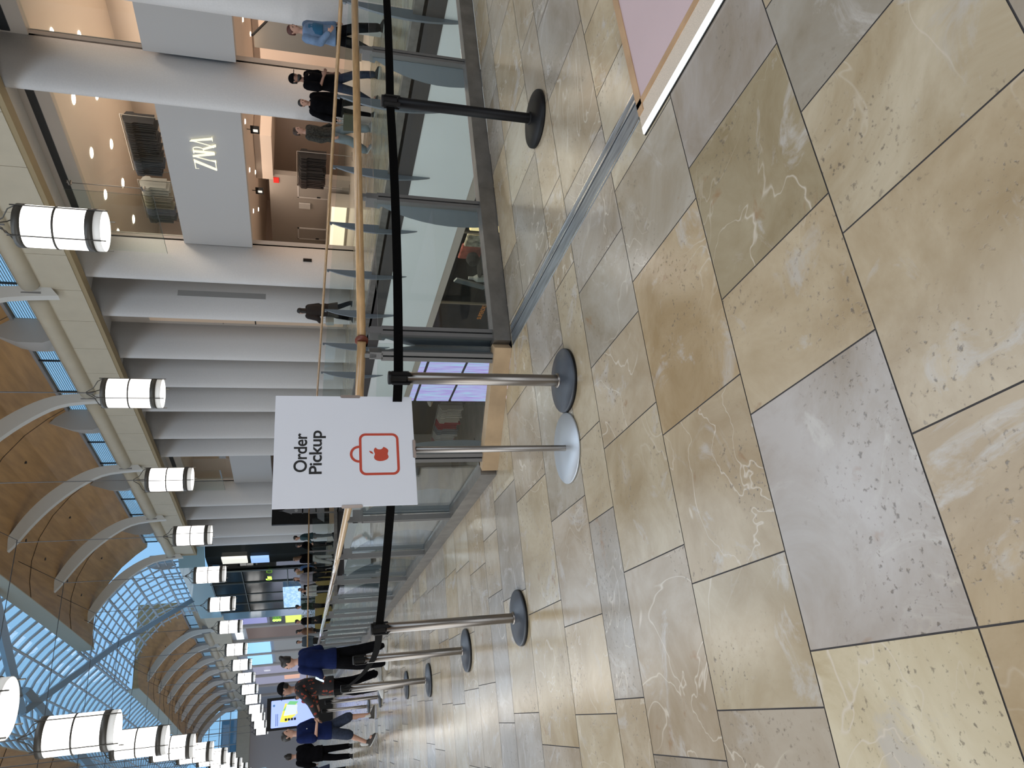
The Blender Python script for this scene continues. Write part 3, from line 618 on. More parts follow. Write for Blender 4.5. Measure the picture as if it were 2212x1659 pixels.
# clerestory windows
def clerestory(y0, y1, n):
    t = thing('clerestory_window', 'strip of blue clerestory windows with metal louvres %s' % ('above the round beam' if y0 < 10 else 'on the distant second roof bay'), 'window', (0, 0, 0))
    for k in range(n):
        a, b = y0+(y1-y0)*k/n, y0+(y1-y0)*(k+1)/n
        bm = bmesh.new(); prism_y(bm, [(13.55, 9.86), (13.57, 9.86), (13.57, 10.55), (13.55, 10.55)], a+.03, b-.03); obj('pane', bm, GLG, t)
        bm = bmesh.new(); box(bm, Wp(13.55, b, 10.2), (.06, .05, .70)); obj('mullion', bm, DARK, t)
        bm = bmesh.new()
        for q in range(9): z = 9.92+.075*q; prism_y(bm, [(13.75, z), (13.80, z+.045), (13.81, z+.04), (13.76, z-.005)], a, b)
        obj('louvre', bm, mat('louvre_metal', (.25, .28, .31), .5, .4), t)
    bm = bmesh.new(); prism_y(bm, [(13.50, 10.52), (13.60, 10.52), (13.60, 10.62), (13.50, 10.62)], y0, y1); obj('frame', bm, mat('frame_grey', (.30, .30, .31), .5), t)
clerestory(-4, FE, 22)
# wooden vault and its white ribs
VP = [(13.55, 10.58), (13.1, 11.15), (12.4, 11.85), (11.5, 12.45), (10.5, 12.85), (9.5, 13.0), (8.6, 12.95), (7.9, 12.8)]
RP = [(12.62, 8.50), (12.25, 9.70), (11.78, 10.60), (11.0, 11.50), (10.15, 12.20), (9.3, 12.75), (8.95, 13.05)]
RB = [(12.62, 8.50), (12.55, 9.9), (12.15, 10.85), (11.45, 11.75), (10.6, 12.45), (9.7, 12.95), (9.25, 13.15)]
RP[0] = (12.40, 8.30)
WC = 4.95
def vault(tagname, y0, y1, ribs, side=1):
    fx = (lambda x: x) if side > 0 else (lambda x: 2*WC-x)
    bm = bmesh.new(); R = []; n = int((y1-y0)/1.1)
    for k in range(n+1):
        y = y0+(y1-y0)*k/n; R.append([bm.verts.new(Wp(fx(x), y, z)) for x, z in VP]+[bm.verts.new(Wp(fx(7.9), y, 13.25)), bm.verts.new(Wp(fx(13.8), y, 13.4)), bm.verts.new(Wp(fx(13.8), y, 10.58))])
    m_ = len(R[0])
    for A, Bq in zip(R, R[1:]):
        for k in range(m_): bm.faces.new((A[k], A[(k+1) % m_], Bq[(k+1) % m_], Bq[k]))
    bm.faces.new(R[0]); bm.faces.new(R[-1][::-1])
    struct('ceiling_'+tagname, bm, WOODC)
    bm = bmesh.new(); prism_y(bm, [(fx(7.90), 12.78), (fx(7.86), 12.78), (fx(7.80), 13.62), (fx(7.90), 13.62)], y0, y1+.1)
    for yy in (y1+.02,):
        pass
    struct('ceiling_edge_'+tagname, bm, mat('edge_cream', (.52, .47, .36), .6))
    bm = bmesh.new()   # joints and recessed spots in the veneer
    for yy in ribs:
        pts = [Wp(fx(x), yy+2.9, z-.012) for x, z in VP]; sweep(bm, pts, .012, 4)
    for (i, j) in ((2, 3), (4, 5)):
        x = (VP[i][0]+VP[j][0])/2; z = (VP[i][1]+VP[j][1])/2-.01
        for yy in ribs:
            for q in (1.6, 4.4): cyl(bm, Wp(fx(x), yy+q, z-.01), Wp(fx(x), yy+q, z+.05), .07, 10)
    struct('ceiling_joints_'+tagname, bm, DARK)
ordw = ['nearest', 'second', 'third', 'fourth', 'fifth', 'sixth', 'seventh', 'eighth', 'ninth', 'tenth', 'eleventh']
def ribset(ribs, grp, lab, side=1, start=0):
    fx = (lambda x: x) if side > 0 else (lambda x: 2*WC-x)
    for i, y in enumerate(ribs):
        bm = bmesh.new(); wd = .20; L = []
        def curve(P, n=20):
            out = []
            for k in range(n+1):
                u = k/n*(len(P)-1); a = min(int(u), len(P)-2); v = u-a; p0 = P[max(a-1, 0)]; p1 = P[a]; p2 = P[a+1]; p3 = P[min(a+2, len(P)-1)]
                out.append(tuple(.5*((2*p1[q])+(-p0[q]+p2[q])*v+(2*p0[q]-5*p1[q]+4*p2[q]-p3[q])*v*v+(-p0[q]+3*p1[q]-3*p2[q]+p3[q])*v**3) for q in (0, 1)))
            return out
        A, Bc = curve(RP), curve(RB)
        for (x, z), (x1, z1) in zip(A, Bc):
            L.append([bm.verts.new(Wp(fx(xx), y+s*wd, zz)) for xx, zz, s in ((x, z, -.55), (x, z, .55), (x1, z1, 1), (x1, z1, -1))])
        for a, b in zip(L, L[1:]):
            for k in range(4): bm.faces.new((a[k], a[(k+1) % 4], b[(k+1) % 4], b[k]))
        bm.faces.new(L[0]); bm.faces.new(L[-1][::-1])
        o = obj('roof_rib', bm, RIBW); tag(o, lab % ordw[i+start], 'roof rib', grp)
        bm = bmesh.new()      # pale wedge under the vault between two ribs
        P = [(13.55, 9.85), (13.0, 9.45), (12.75, 10.2), (12.95, 10.85), (13.5, 11.0)]
        for s in (0, 1): pass
        q = y+3.1; a = [bm.verts.new(Wp(fx(x), q, z)) for x, z in ((13.6, 9.80), (12.95, 9.1), (12.72, 9.6), (12.72, 10.3), (13.0, 11.15), (13.6, 10.7))]; b = [bm.verts.new(Wp(fx(x), q+1.5, z)) for x, z in ((13.6, 9.80), (13.3, 9.55), (13.25, 9.9), (13.25, 10.3), (13.35, 10.7), (13.6, 10.7))]
        bm.faces.new(a); bm.faces.new(b[::-1])
        for k in range(6): bm.faces.new((a[k], a[(k+1) % 6], b[(k+1) % 6], b[k]))
        o = obj('roof_bracket', bm, mat('bracket_grey', (.46, .46, .45), .6)); tag(o, (lab % ordw[i+start]).replace('curved white rib', 'pale wedge bracket just past the').replace('rib of', 'rib in'), 'bracket', 'pale wedge brackets below the wooden vault')
vault('right', -6, 48.2, [7.3, 13.9, 20.5, 27.1, 33.7, 40.3])
ribset([13.9, 20.5, 27.1, 33.7, 40.3, 46.9], 'curved ribs under the near right vault', '%s curved white rib of the near wooden vault')
vault('left', -6, 48.2, [7.3, 13.9, 20.5, 27.1, 33.7, 40.3], -1)
ribset([33.7, 40.3], 'curved ribs under the left vault', '%s curved white rib under the left wooden vault', -1)
bm = bmesh.new(); prism_y(bm, [(-5.4, 0), (-5.6, 0), (-5.6, 11), (-5.4, 11)], -6, 48); struct('wall_left', bm, BEIGE)
bm = bmesh.new(); flat(bm, -16, -8.4, 24, -8.1, 0, 13.4); flat(bm, -16, -8.1, -5.4, 48, 11, 11.3); flat(bm, 14.2, -8.1, 24, 8, 7.95, 8.2); flat(bm, -16, -8.1, 24, -6, 13.3, 13.6); struct('wall_back_blocker', bm, BEIGE)  # unseen enclosure added to keep out sky light from behind
R2 = [66.0, 71.3, 76.4, 81.2, 86.0, 90.8, 95.6, 100.4]
vault('far_right', 62.0, 104, R2[:-1]); ribset(R2, 'curved ribs under the far right vault', '%s curved white rib of the distant wooden vault')
vault('far_left', 62.0, 104, R2[:-1], -1)
# glazed roof: rafters, purlins, valley beams, panes
def arc(u):  # u 0..1 across the glass strip
    x = 7.9-5.9*u; z = 13.6+1.75*math.sin(PI*u)**.9; return x, z
ROOFM = mat('roof_steel', (.50, .52, .54), .4, .1)
bm = bmesh.new(); y = 4.0
while y < 104:
    sweep(bm, [Wp(arc(k/10)[0], y, arc(k/10)[1]) for k in range(11)], .075, 6); y += 1.15
struct('ceiling_rafters', bm, ROOFM, True)
bm = bmesh.new()
for k in (0, 2, 4, 6, 8, 10):
    x, z = arc(k/10); sweep(bm, [Wp(x, 4+2.5*j, z-.16) for j in range(41)], .07, 6)
struct('ceiling_purlins', bm, ROOFM, True)
bm = bmesh.new()
for j in range(40):
    a, b = 4+2.5*j, 6.5+2.5*j
    for k in range(10):
        (x0, z0), (x1, z1) = arc(k/10), arc((k+1)/10); face(bm, [Wp(x0, a, z0+.07), Wp(x1, a, z1+.07), Wp(x1, b, z1+.07), Wp(x0, b, z0+.07)])
struct('ceiling_glass', bm, GL)
# transept roof on the right between the two wooden vaults
TP = [(13.1, 8.9), (13.0, 10.2), (12.3, 11.6), (11.0, 12.7), (9.5, 13.4), (7.9, 13.7)]
bm = bmesh.new(); y = 48.6
while y < 62: sweep(bm, [Wp(x, y, z) for x, z in TP], .06, 6); y += 1.2
struct('ceiling_transept_rafters', bm, ROOFM, True)
bm = bmesh.new()
for k in range(16):
    u = k/15*(len(TP)-1); a = min(int(u), len(TP)-2); v = u-a; x = TP[a][0]*(1-v)+TP[a+1][0]*v; z = TP[a][1]*(1-v)+TP[a+1][1]*v
    sweep(bm, [Wp(x-.1, 48.3+2.3*j, z-.08) for j in range(7)], .045 if k % 3 else .08, 6)
struct('ceiling_transept_purlins', bm, ROOFM, True)
bm = bmesh.new()
for s in (1, -1):
    fx = (lambda x: x) if s > 0 else (lambda x: 2*WC-x)
    a, b = Wp(fx(4.4), 45.0, 15.0), Wp(fx(12.6), 56.5, 8.6); c = (a+b)/2+Vector((0, 0, .5))
    sweep(bm, [a, a.lerp(c, .5), c, c.lerp(b, .5), b], .17, 4, ry=.30)
    a, b = Wp(fx(4.4), 45.0, 15.0), Wp(fx(7.9), 34, 13.5); sweep(bm, [a, b], .14, 4, ry=.25)
struct('ceiling_valley_beams', bm, mat('valley_grey', (.36, .38, .40), .45, .2))
bm = bmesh.new()
for yy in (11.48, 17.56, 23.27, 28.95, 34.92, 40.68, 46.04, 50.9, 56, 60.7, 65.43, 70.3, 75.32, 79.8, 84.5, 88.8):
    sweep(bm, [Wp(9.0, yy, 12.95), Wp(8, yy, 11.13), Wp(.9, yy, 11.13), Wp(-.2, yy, 12.95)], .014, 5)
struct('trim_8', bm, DARK)

# ------------------------------------------------------------------ lantern lamps
def lamp():
    t = thing('pendant_lantern', 'x', 'lantern', (0, 0, 0))
    sh = mat('lantern_shade', (.9, .9, .88), .5, emis=((1, .97, .92), 3.0)); rm = mat('lantern_bronze', (.075, .07, .06), .45, .3)
    bm = bmesh.new(); lathe(bm, [(.345, .10), (.35, .12), (.35, 1.20), (.345, 1.22)], seg=40); obj('shade', bm, sh, t, True)
    bm = bmesh.new(); lathe(bm, [(.352, .0), (.352, .115), (.344, .115), (.344, .0)], seg=40); obj('lower_rim', bm, mat('lantern_rim', (.72, .71, .68), .5, emis=((1, .98, .92), .25)), t, True)
    for z0, z1 in ((.115, .235), (1.17, 1.29)):
        bm = bmesh.new(); lathe(bm, [(.34, z0), (.365, z0), (.365, z1), (.34, z1), (.34, z0)], seg=40); obj('metal_ring', bm, rm, t, True)
    bm = bmesh.new(); lathe(bm, [(.352, .69), (.364, .69), (.364, .722), (.352, .722)], seg=40); obj('middle_band', bm, rm, t, True)
    bm = bmesh.new(); lathe(bm, [(0, .10), (.33, .10), (.335, .095), (.0, .095)], seg=40); obj('diffuser', bm, mat('lantern_disc', (.8, .8, .78), .5, emis=((1, .98, .94), 5.0)), t)
    for k in range(4):
        a = k*PI/2+.5; c, s = math.cos(a), math.sin(a)
        bm = bmesh.new(); cyl(bm, (c*.368, s*.368, -.08), (c*.368, s*.368, 1.36), .011, 6); obj('guard_rod', bm, rm, t)
        bm = bmesh.new(); sweep(bm, [(c*.36, s*.36, 1.28), (c*.29, s*.29, 1.40), (c*.12, s*.12, 1.50), (c*.02, s*.02, 1.66)], .011, 6); obj('arm', bm, rm, t)
    bm = bmesh.new(); cyl(bm, (0, 0, 1.5), (0, 0, 6.4), .014, 8); obj('suspension_rod', bm, mat('rod_grey', (.16, .16, .16), .4, .5), t)
    bm = bmesh.new(); lathe(bm, [(0, 1.22), (.34, 1.22), (.34, 1.21), (0, 1.21)], seg=32); obj('lid', bm, rm, t)
    return t
RL = [(8.01, 11.48), (7.63, 17.56), (7.23, 23.27), (6.8, 28.95), (6.41, 34.92), (5.95, 40.68), (5.44, 46.04), (4.62, 50.9), (4.05, 56.0), (3.45, 60.7), (2.85, 65.43), (2.25, 70.3), (1.56, 75.32), (.94, 79.8), (.27, 84.5), (-.37, 88.8)]
LL = [(.51, 10.56), (.24, 16.55), (-.04, 22.51), (-.32, 28.09), (-.66, 33.97), (-1.05, 40.34), (-1.41, 45.5), (-1.86, 50.6), (-2.35, 55.9), (-2.9, 60.8)]
l0 = lamp(); first = True
for row, L in (('right', RL), ('left', LL)):
    for i, (x, y) in enumerate(L):
        lb = '%s cylindrical white lantern with bronze rings in the %s row' % (ordinal(i), row); g = 'white cylindrical lanterns hanging in the %s row' % row
        if first: o = l0; first = False; tag(o, lb, None, g)
        else: o = copytree(l0, lb, g)
        o.location = (x, y, 4.75); o.rotation_euler = (0, 0, .35*i)

# ------------------------------------------------------------------ shops behind the facade
def room(x0, x1, y0, y1, z0, z1, wm, cm, fm, tagn):
    bm = bmesh.new(); prism_y(bm, [(x1, z0), (x1+.1, z0), (x1+.1, z1), (x1, z1)], y0, y1)
    for y in (y0, y1): face(bm, [Wp(x0, y, z0), Wp(x1, y, z0), Wp(x1, y, z1), Wp(x0, y, z1)])
    struct('wall_'+tagn, bm, wm)
    bm = bmesh.new()
    for k in range(8):
        a, b = y0+(y1-y0)*k/8, y0+(y1-y0)*(k+1)/8; face(bm, [Wp(x0, a, z1), Wp(x1, a, z1), Wp(x1, b, z1), Wp(x0, b, z1)])
    struct('ceiling_'+tagn, bm, cm)
    if fm:
        bm = bmesh.new()
        for k in range(8):
            a, b = y0+(y1-y0)*k/8, y0+(y1-y0)*(k+1)/8; face(bm, [Wp(x0, a, z0), Wp(x1, a, z0), Wp(x1, b, z0), Wp(x0, b, z0)])
        struct('floor_'+tagn, bm, fm)
SHW = mat('shop_peach', (.60, .50, .43), .8); SHC = mat('shop_ceiling', (.66, .57, .50), .8); SHF = mat('shop_floor', (.55, .50, .45), .3)
room(14.4, 20.5, 8.0, 27, 4.95, 7.32, SHW, SHC, SHF, 'upper_shop')
room(14.4, 22.0, 8.0, 27, 0.004, 3.15, SHW, SHC, SHF, 'lower_shop')
room(14.4, 18.5, 33.4, 41, 4.95, 7.32, SHW, SHC, SHF, 'far_upper_shop')
room(14.4, 18.5, 33.4, 41, 0.004, 3.15, SHW, SHC, SHF, 'far_lower_shop')
ZG = mat('spandrel_grey', (.50, .50, .50), .65)
for nm, a, b in (('trim_9', 9.6, 13.1), ('trim_10', 13.66, 19.9), ('trim_11', 33.4, 39.7)):
    bm = bmesh.new(); prism_y(bm, [(14.10, 3.07), (14.40, 3.07), (14.40, 5.02), (14.10, 5.02)], a, b); struct(nm, bm, ZG)
LTM = mat('downlight', (1, 1, 1), .5, emis=((1, .90, .76), 6))
def dl(x, y, z, lab, grp, r=.10):
    bm = bmesh.new(); lathe(bm, [(0, -.012), (r, -.012), (r*1.15, 0), (0, 0)], seg=20); o = obj('downlight', bm, LTM); o.location = (x, y, z); tag(o, lab, 'downlight', grp)
k = 0
for x in (15.6, 17.3):
    for y in (12.2, 14.3, 16.2, 18.1, 19.8, 21.6): dl(x+cx(y), y+(x-15.6)*.9, 7.31, 'round ceiling downlight in the upper clothes shop behind the glass', 'ceiling downlights of the upper shop', .13)
for x in (15.4, 17.0, 18.8):
    for y in (10.2, 12.0, 14.4, 16.4, 18.4, 20.4, 22.4): dl(x, y, 3.14, 'small ceiling downlight inside the lit ground level shop', 'ceiling downlights of the lower shop', .06)
rack('clothes_rack', 'upper rack of black and navy clothes above the ZARA lettering', (15.95, 17.2, 0), (15.75, 19.3, 0), 6.50, .95, [(.012, .012, .015), (.02, .02, .025), (.012, .012, .014), (.03, .035, .05)], standz=4.95)
rack('clothes_rack', 'upper rack of grey, olive and black clothes left of the black one', (15.65, 19.6, 0), (15.5, 21.3, 0), 6.45, .95, [(.30, .30, .28), (.24, .22, .18), (.16, .15, .11), (.06, .065, .09), (.014, .014, .016)], standz=4.95)
rack('clothes_rack', 'upper rack of pale and olive clothes near the right picture edge', (15.2, 11.3, 0), (15.9, 12.6, 0), 6.45, .95, [(.12, .10, .05), (.16, .14, .08), (.55, .5, .42)], standz=4.95)
rack('clothes_rack', 'distant upper rack of black clothes in the far window bay', (15.2, 34.6, 0), (15.0, 36.0, 0), 6.4, .95, [(.012, .012, .014), (.03, .03, .035)], standz=4.95)
rack('clothes_rack', 'ground level rack of black clothes behind the man in camouflage jacket', (17.3, 19.5, 0), (17.1, 21.0, 0), 1.80, .95, [(.015, .015, .017), (.02, .02, .022), (.05, .04, .04)], standz=0)
rack('clothes_rack', 'small ground level rack of brown and white clothes at the shop wall', (17.9, 17.2, 0), (17.7, 18.0, 0), 1.65, .8, [(.2, .13, .08), (.6, .55, .48)], standz=0)
# ZARA letters
def zara():
    W_ = 1.0; bm = bmesh.new(); mt = lambda: on_minus_x(14.085+cx(16.1), 16.70, 3.80)
    P = [[(0, 0), (.10, 0), (.38, .54), (.28, .54)], [(.03, .54), (.38, .54), (.38, .52), (.03, .52)], [(.03, .54), (.045, .54), (.045, .44), (.03, .46)], [(0, 0), (.40, 0), (.40, .02), (0, .02)], [(.385, 0), (.40, 0), (.40, .11), (.385, .09)],
         [(.34, .0), (.355, .0), (.505, .52), (.49, .54)], [(.47, .55), (.53, .55), (.70, .0), (.62, .0)], [(.30, .0), (.39, .0), (.39, .012), (.30, .012)],
         [(.66, .0), (.73, .0), (.73, .52), (.66, .52)], [(.62, .52), (.80, .52), (.80, .50), (.62, .50)], [(.77, .27), (.83, .27), (1.02, -.06), (.94, -.06)], [(.73, .27), (.80, .27), (.80, .255), (.73, .255)],
         [(.93, .0), (.945, .0), (1.09, .50), (1.075, .52)], [(1.05, .56), (1.11, .52), (1.26, .0), (1.18, .0)], [(.89, .0), (.98, .0), (.98, .012), (.89, .012)], [(1.13, .0), (1.30, .0), (1.30, .012), (1.13, .012)]]
    for q in P: ngon_prism(bm, q, mt(), .02)
    o_ = [(.80+.09*math.sin(PI*k/12), .3875+.1325*math.cos(PI*k/12)) for k in range(13)]; i_ = [(.80+.045*math.sin(PI*k/12), .3875+.115*math.cos(PI*k/12)) for k in range(13)]
    V = [[bm.verts.new(mt()@Vector((x, y, .02))) for x, y in L] for L in (o_, i_)]
    for k in range(12): bm.faces.new((V[0][k], V[0][k+1], V[1][k+1], V[1][k]))
    o = obj('shop_sign', bm, mat('sign_ivory', (.86, .82, .62), .5, emis=((1, .95, .72), .75))); tag(o, 'glowing ivory ZARA lettering on the grey facade panel', 'sign')
zara()
# upper glazing
def pane(lab, x, y0, y1, z0, z1, m=GL):
    t = thing('hung_glazing', lab, 'glass pane', (0, 0, 0)); bm = bmesh.new(); prism_y(bm, [(x, z0), (x+.012, z0), (x+.012, z1), (x, z1)], y0, y1); obj('pane', bm, m, t)
    bm = bmesh.new(); strip(bm, x-.002, y0, y0+.012, z0, z1); strip(bm, x-.002, y1-.012, y1, z0, z1); strip(bm, x-.002, y0, y1, z0, z0+.012); obj('edge', bm, mat('glass_edge', (.08, .10, .10), .3), t)
pane('clear upper shop window pane between the two broad columns', 14.3, 9.7, 13.1, 5.02, 7.28); pane('large clear upper window pane above the ZARA lettering', 14.3, 13.7, 19.85, 5.02, 7.28)
pane('clear upper pane of the distant window bay', 14.3, 33.4, 39.6, 5.02, 7.28)
pane('freestanding glass sheet hung before the upper window beside the lantern', 13.7, 17.4, 20.9, 5.45, 7.6, GLG)
pane('freestanding glass sheet before the distant window bay', 13.7, 37.0, 40.9, 5.45, 7.6, GLG)
t = thing('glass_clamp_rod', 'thin steel rod with clamps hanging before the upper shop window', 'rod', Wp(13.66, 17.1, 5.6))
bm = bmesh.new(); cyl(bm, (0, 0, 0), (0, 0, 1.85), .012, 8); obj('rod', bm, STEEL, t)
for z in (.02, 1.75):
    bm = bmesh.new(); cyl(bm, (-.06, 0, z), (.06, 0, z), .03, 10); cyl(bm, (0, -.09, z+.06), (0, .09, z+.06), .02, 8); obj('clamp', bm, STEEL, t)
# ground-level shop interior
bm = bmesh.new(); flat(bm, 17.4, 20.9, 17.6, 25.5, 0.005, 2.75); struct('wall_partition', bm, mat('partition', (.46, .42, .38), .8))
bm = bmesh.new(); flat(bm, 17.25, 18.9, 21, 21.0, 2.6, 3.14); struct('ceiling_bulkhead', bm, SHC)
bm = bmesh.new(); flat(bm, 19.4, 13.5, 19.6, 20, 0.005, 3.14); struct('wall_shop_inner', bm, SHW)
for y, lb in ((21.35, 'pale framed door beside the red exit sign in the shop'), (23.9, 'pale framed door farther left inside the shop')):
    t = thing('framed_door', lb, 'door', (17.38, y, 0)); bm = bmesh.new(); flat(bm, -.01, 0, .01, .62, .3, 1.75); obj('leaf', bm, mat('door_leaf', (.44, .41, .38), .6), t)
    bm = bmesh.new(); 
    for q in ((-.02, -.05, .02, 0, .25, 1.8), (-.02, .62, .02, .67, .25, 1.8), (-.02, -.05, .02, .67, 1.75, 1.8)): flat(bm, q[0], q[1], q[2], q[3], q[4], q[5])
    obj('frame', bm, mat('frame_white', (.75, .73, .72), .5), t); bm = bmesh.new(); flat(bm, -.05, .55, -.01, .58, 1.0, 1.12); obj('handle', bm, DARK, t)
bm = bmesh.new(); flat(bm, 17.36, 21.05, 17.4, 21.3, 2.42, 2.60); tag(obj('exit_sign', bm, mat('sign_red', (.6, .02, .02), .5, emis=((1, .05, .03), .4))), 'small red exit sign on the inner shop wall', 'sign')
for (y, lb) in ((16.9, 'nearer small dark screen with white figure on the shop ceiling edge'), (19.6, 'farther small dark screen on the shop ceiling edge')):
    t = thing('ceiling_screen', lb, 'screen', (15.6, y, 2.92)); bm = bmesh.new(); flat(bm, -.02, -.14, .02, .14, -.12, .12); obj('case', bm, BLACK, t)
    bm = bmesh.new(); flat(bm, -.025, -.04, -.02, .06, -.08, .05); obj('picture', bm, mat('pic_white', (.7, .7, .7), .5, emis=((.8, .85, .8), .5)), t); bm = bmesh.new(); cyl(bm, (0, 0, .12), (0, 0, .22), .012, 6); obj('bracket', bm, DARK, t)
t = thing('lit_bench', 'white counter bench with glowing front at the back of the shop', 'counter', (16.6, 21.4, 0)); bm = bmesh.new(); flat(bm, 0, 0, .6, 4.2, .004, .75); obj('body', bm, mat('counter_white', (.6, .57, .52), .4), t)
bm = bmesh.new(); flat(bm, -.03, 0, 0, 4.2, .1, .62); obj('glowing_front', bm, mat('counter_glow', (.9, .85, .7), .5, emis=((1, .85, .6), 1.1)), t)
bm = bmesh.new(); flat(bm, 17.33, 22.3, 17.37, 22.6, 1.35, 1.75); tag(obj('notice_board', bm, mat('paper', (.75, .74, .72), .6)), 'small white notice standing between the two shop doors', 'notice')
t = thing('escalator', 'escalator with black handrails and round lights inside the shop behind the red-haired visitor', 'escalator', (17.2, 12.8, 0))
bm = bmesh.new(); ngon_prism(bm, [(-2.6, 0), (1.0, 0), (1.0, .9), (.4, .9), (-2.2, 2.9), (-2.6, 2.9)], on_minus_x(0, 0, .01), .03); obj('side_panel', bm, mat('escalator_steel', (.25, .23, .20), .3, .7), t)
for q in (0, -1.1):
    bm = bmesh.new(); sweep(bm, [(-.05-q, 2.2, 2.95+.0), (-.05-q, -.2, 1.15), (-.05-q, -.9, 1.0), (-.05-q, -1.05, .8)], .035, 8); obj('handrail', bm, BLACK, t)
for k in range(5):
    bm = bmesh.new(); lathe(bm, [(0, 0), (.05, 0), (.05, .02), (0, .02)], seg=16); o = obj('round_light', bm, LTM, t); o.location = (-.07, -.9+.38*k, .35+.27*k+.3); o.rotation_euler = (0, -PI/2, 0)
bm = bmesh.new(); flat(bm, 19.0, 9, 19.1, 13.6, 1.9, 3.14); struct('wall_ribbed', bm, mat('ribbed_brown', (.22, .17, .13), .6))

# ------------------------------------------------------------------ tall dark display with clock tower
t = thing('poster_totem', 'black free-standing display with a pale clock tower picture right behind the order sign', 'display', (9.2, 34.2, 0))
bm = bmesh.new(); box(bm, (0, 0, 1.55), (1.7, .2, 2.55)); obj('panel', bm, mat('totem_black', (.006, .0055, .0055), .5, spec=.2), t)
bm = bmesh.new(); box(bm, (0, 0, .14), (1.7, .28, .27)); obj('plinth', bm, mat('totem_tan', (.36, .25, .16), .6), t)
TG = mat('tower_grey', (.17, .17, .18), .6); bm = bmesh.new(); mt = on_minus_y(-.22, -.103, 0)
for q in ([(-.13, .9), (.13, .9), (.13, 1.95), (-.13, 1.95)], [(-.16, 1.45), (.16, 1.45), (.16, 1.50), (-.16, 1.50)], [(-.17, 1.95), (.17, 1.95), (.17, 2.0), (-.17, 2.0)], [(-.15, 2.0), (.15, 2.0), (.0, 2.42)], [(-.01, 2.4), (.01, 2.4), (0, 2.55)], [(-.6, .5), (.5, .5), (.35, .9), (-.4, .8)]): ngon_prism(bm, q, mt, .004)
obj('tower_picture', bm, TG, t); bm = bmesh.new(); P = [(.075*math.cos(a*PI/12), 1.76+.075*math.sin(a*PI/12)) for a in range(24)]; ngon_prism(bm, P, mt, .008); obj('clock_face', bm, mat('clock_pale', (.36, .36, .37), .6), t)

# ------------------------------------------------------------------ glass corner shop beyond the fins
CSX = 12.0
t = thing('glass_corner_shop', 'dark glass-fronted corner shop with pale blue fascia beyond the white fins', 'shop front', (0, 0, 0))
BLU = mat('fascia_blue', (.26, .40, .45), .35, coat=.5)
cpts = [(13.4, 47.3), (12.3, 48.6), (12.1, 60.5), (13.2, 61.8)]
def wallz(bm, pts, z0, z1, off=0):
    for a, b in zip(pts, pts[1:]): face(bm, [Wp(a[0]-off, a[1], z0), Wp(b[0]-off, b[1], z0), Wp(b[0]-off, b[1], z1), Wp(a[0]-off, a[1], z1)])
bm = bmesh.new(); wallz(bm, cpts, 7.25, 8.75); R = [Wp(a, b, 8.75) for a, b in cpts]; face(bm, R+[Wp(15, 61.8, 8.75), Wp(15, 47.3, 8.75)]); obj('fascia', bm, BLU, t)
bm = bmesh.new(); wallz(bm, [(a+.6, b) for a, b in cpts], 0, 7.3); obj('back_wall', bm, mat('shop_darkgreen', (.006, .009, .009), .6, spec=.1), t)
for (a, b) in ((49.6, 55.0), (55.0, 59.6)):
    bm = bmesh.new(); wallz(bm, [(12.28, a+.04), (12.2, b-.04)], .2, 7.2); obj('dark_pane', bm, mat('dark_glazing', (.005, .008, .008), .12, spec=.12), t)
bm = bmesh.new(); wallz(bm, [(13.38, 47.35), (12.4, 48.6), (12.3, 49.5)], .2, 7.2); obj('clear_pane', bm, GLG, t)
bm = bmesh.new()
for yy in (47.4, 49.55, 52.3, 55.0, 57.5, 59.65): box(bm, Wp(12.2 if yy > 48 else 13.35, yy, 3.7), (.08, .08, 7.2))
for z in (2.4, 5.2, 7.2): sweep(bm, [Wp(12.16, 49.5, z), Wp(12.1, 59.6, z)], .03, 6)
obj('mullion', bm, mat('mullion_grey', (.10, .12, .12), .4, .5), t)
bm = bmesh.new(); wallz(bm, [(12.30, 59.7), (12.15, 61.6)], .2, 7.2); obj('end_pane', bm, mat('end_glazing', (.16, .26, .33), .12), t)
GLOWS = []
def glow(name, lab, cat, y0, y1, z0, z1, col, e, x=12.0, m=None, par=None):
    bm = bmesh.new(); strip(bm, x, y0, y1, z0, z1); strip(bm, x+.06, y0, y1, z0, z1)
    bm2 = bm; o = obj(name, bm2, m or mat('glow_%g_%g_%g_%g' % (*col, e), tuple(c*.3 for c in col), .4, emis=(col, e)), par)
    if par: o['label'] = lab
    else: tag(o, lab, cat)
    return o
MENU = screen_material('menu_blue', (.25, .50, .95), (.55, .78, 1), (.35, .62, .98), 1.0, (1, 3, 8))
glow('menu_screen', 'wide pale blue menu screen below the dark corner shop glass', 'screen', 53.3, 56.8, 1.55, 2.75, (.4, .6, 1), 1, m=MENU)
glow('menu_screen', 'narrow pale blue menu screen left of the wide one', 'screen', 57.0, 58.6, 1.55, 2.75, (.4, .6, 1), 1, m=MENU)
glow('lit_panel', 'cream lit panel behind the right part of the glass corner shop', 'light panel', 47.9, 49.2, 4.8, 6.3, (1, .95, .85), .9, 12.6, par=t)
glow('lit_panel', 'blue lit picture panel below the cream one in the corner shop', 'light panel', 48.0, 49.3, 3.5, 4.6, (.35, .55, .95), 1, 12.6, par=t)
s_ = text_mesh('neon_sign', 'Chew', .55, mat('neon_green', (.2, .6, .05), .5, emis=((.45, 1, .08), 2.5)), None, on_minus_x(11.95+cx(50.6), 50.6, 3.55), .01); tag(s_, 'green neon script sign on the dark corner shop glass', 'sign')
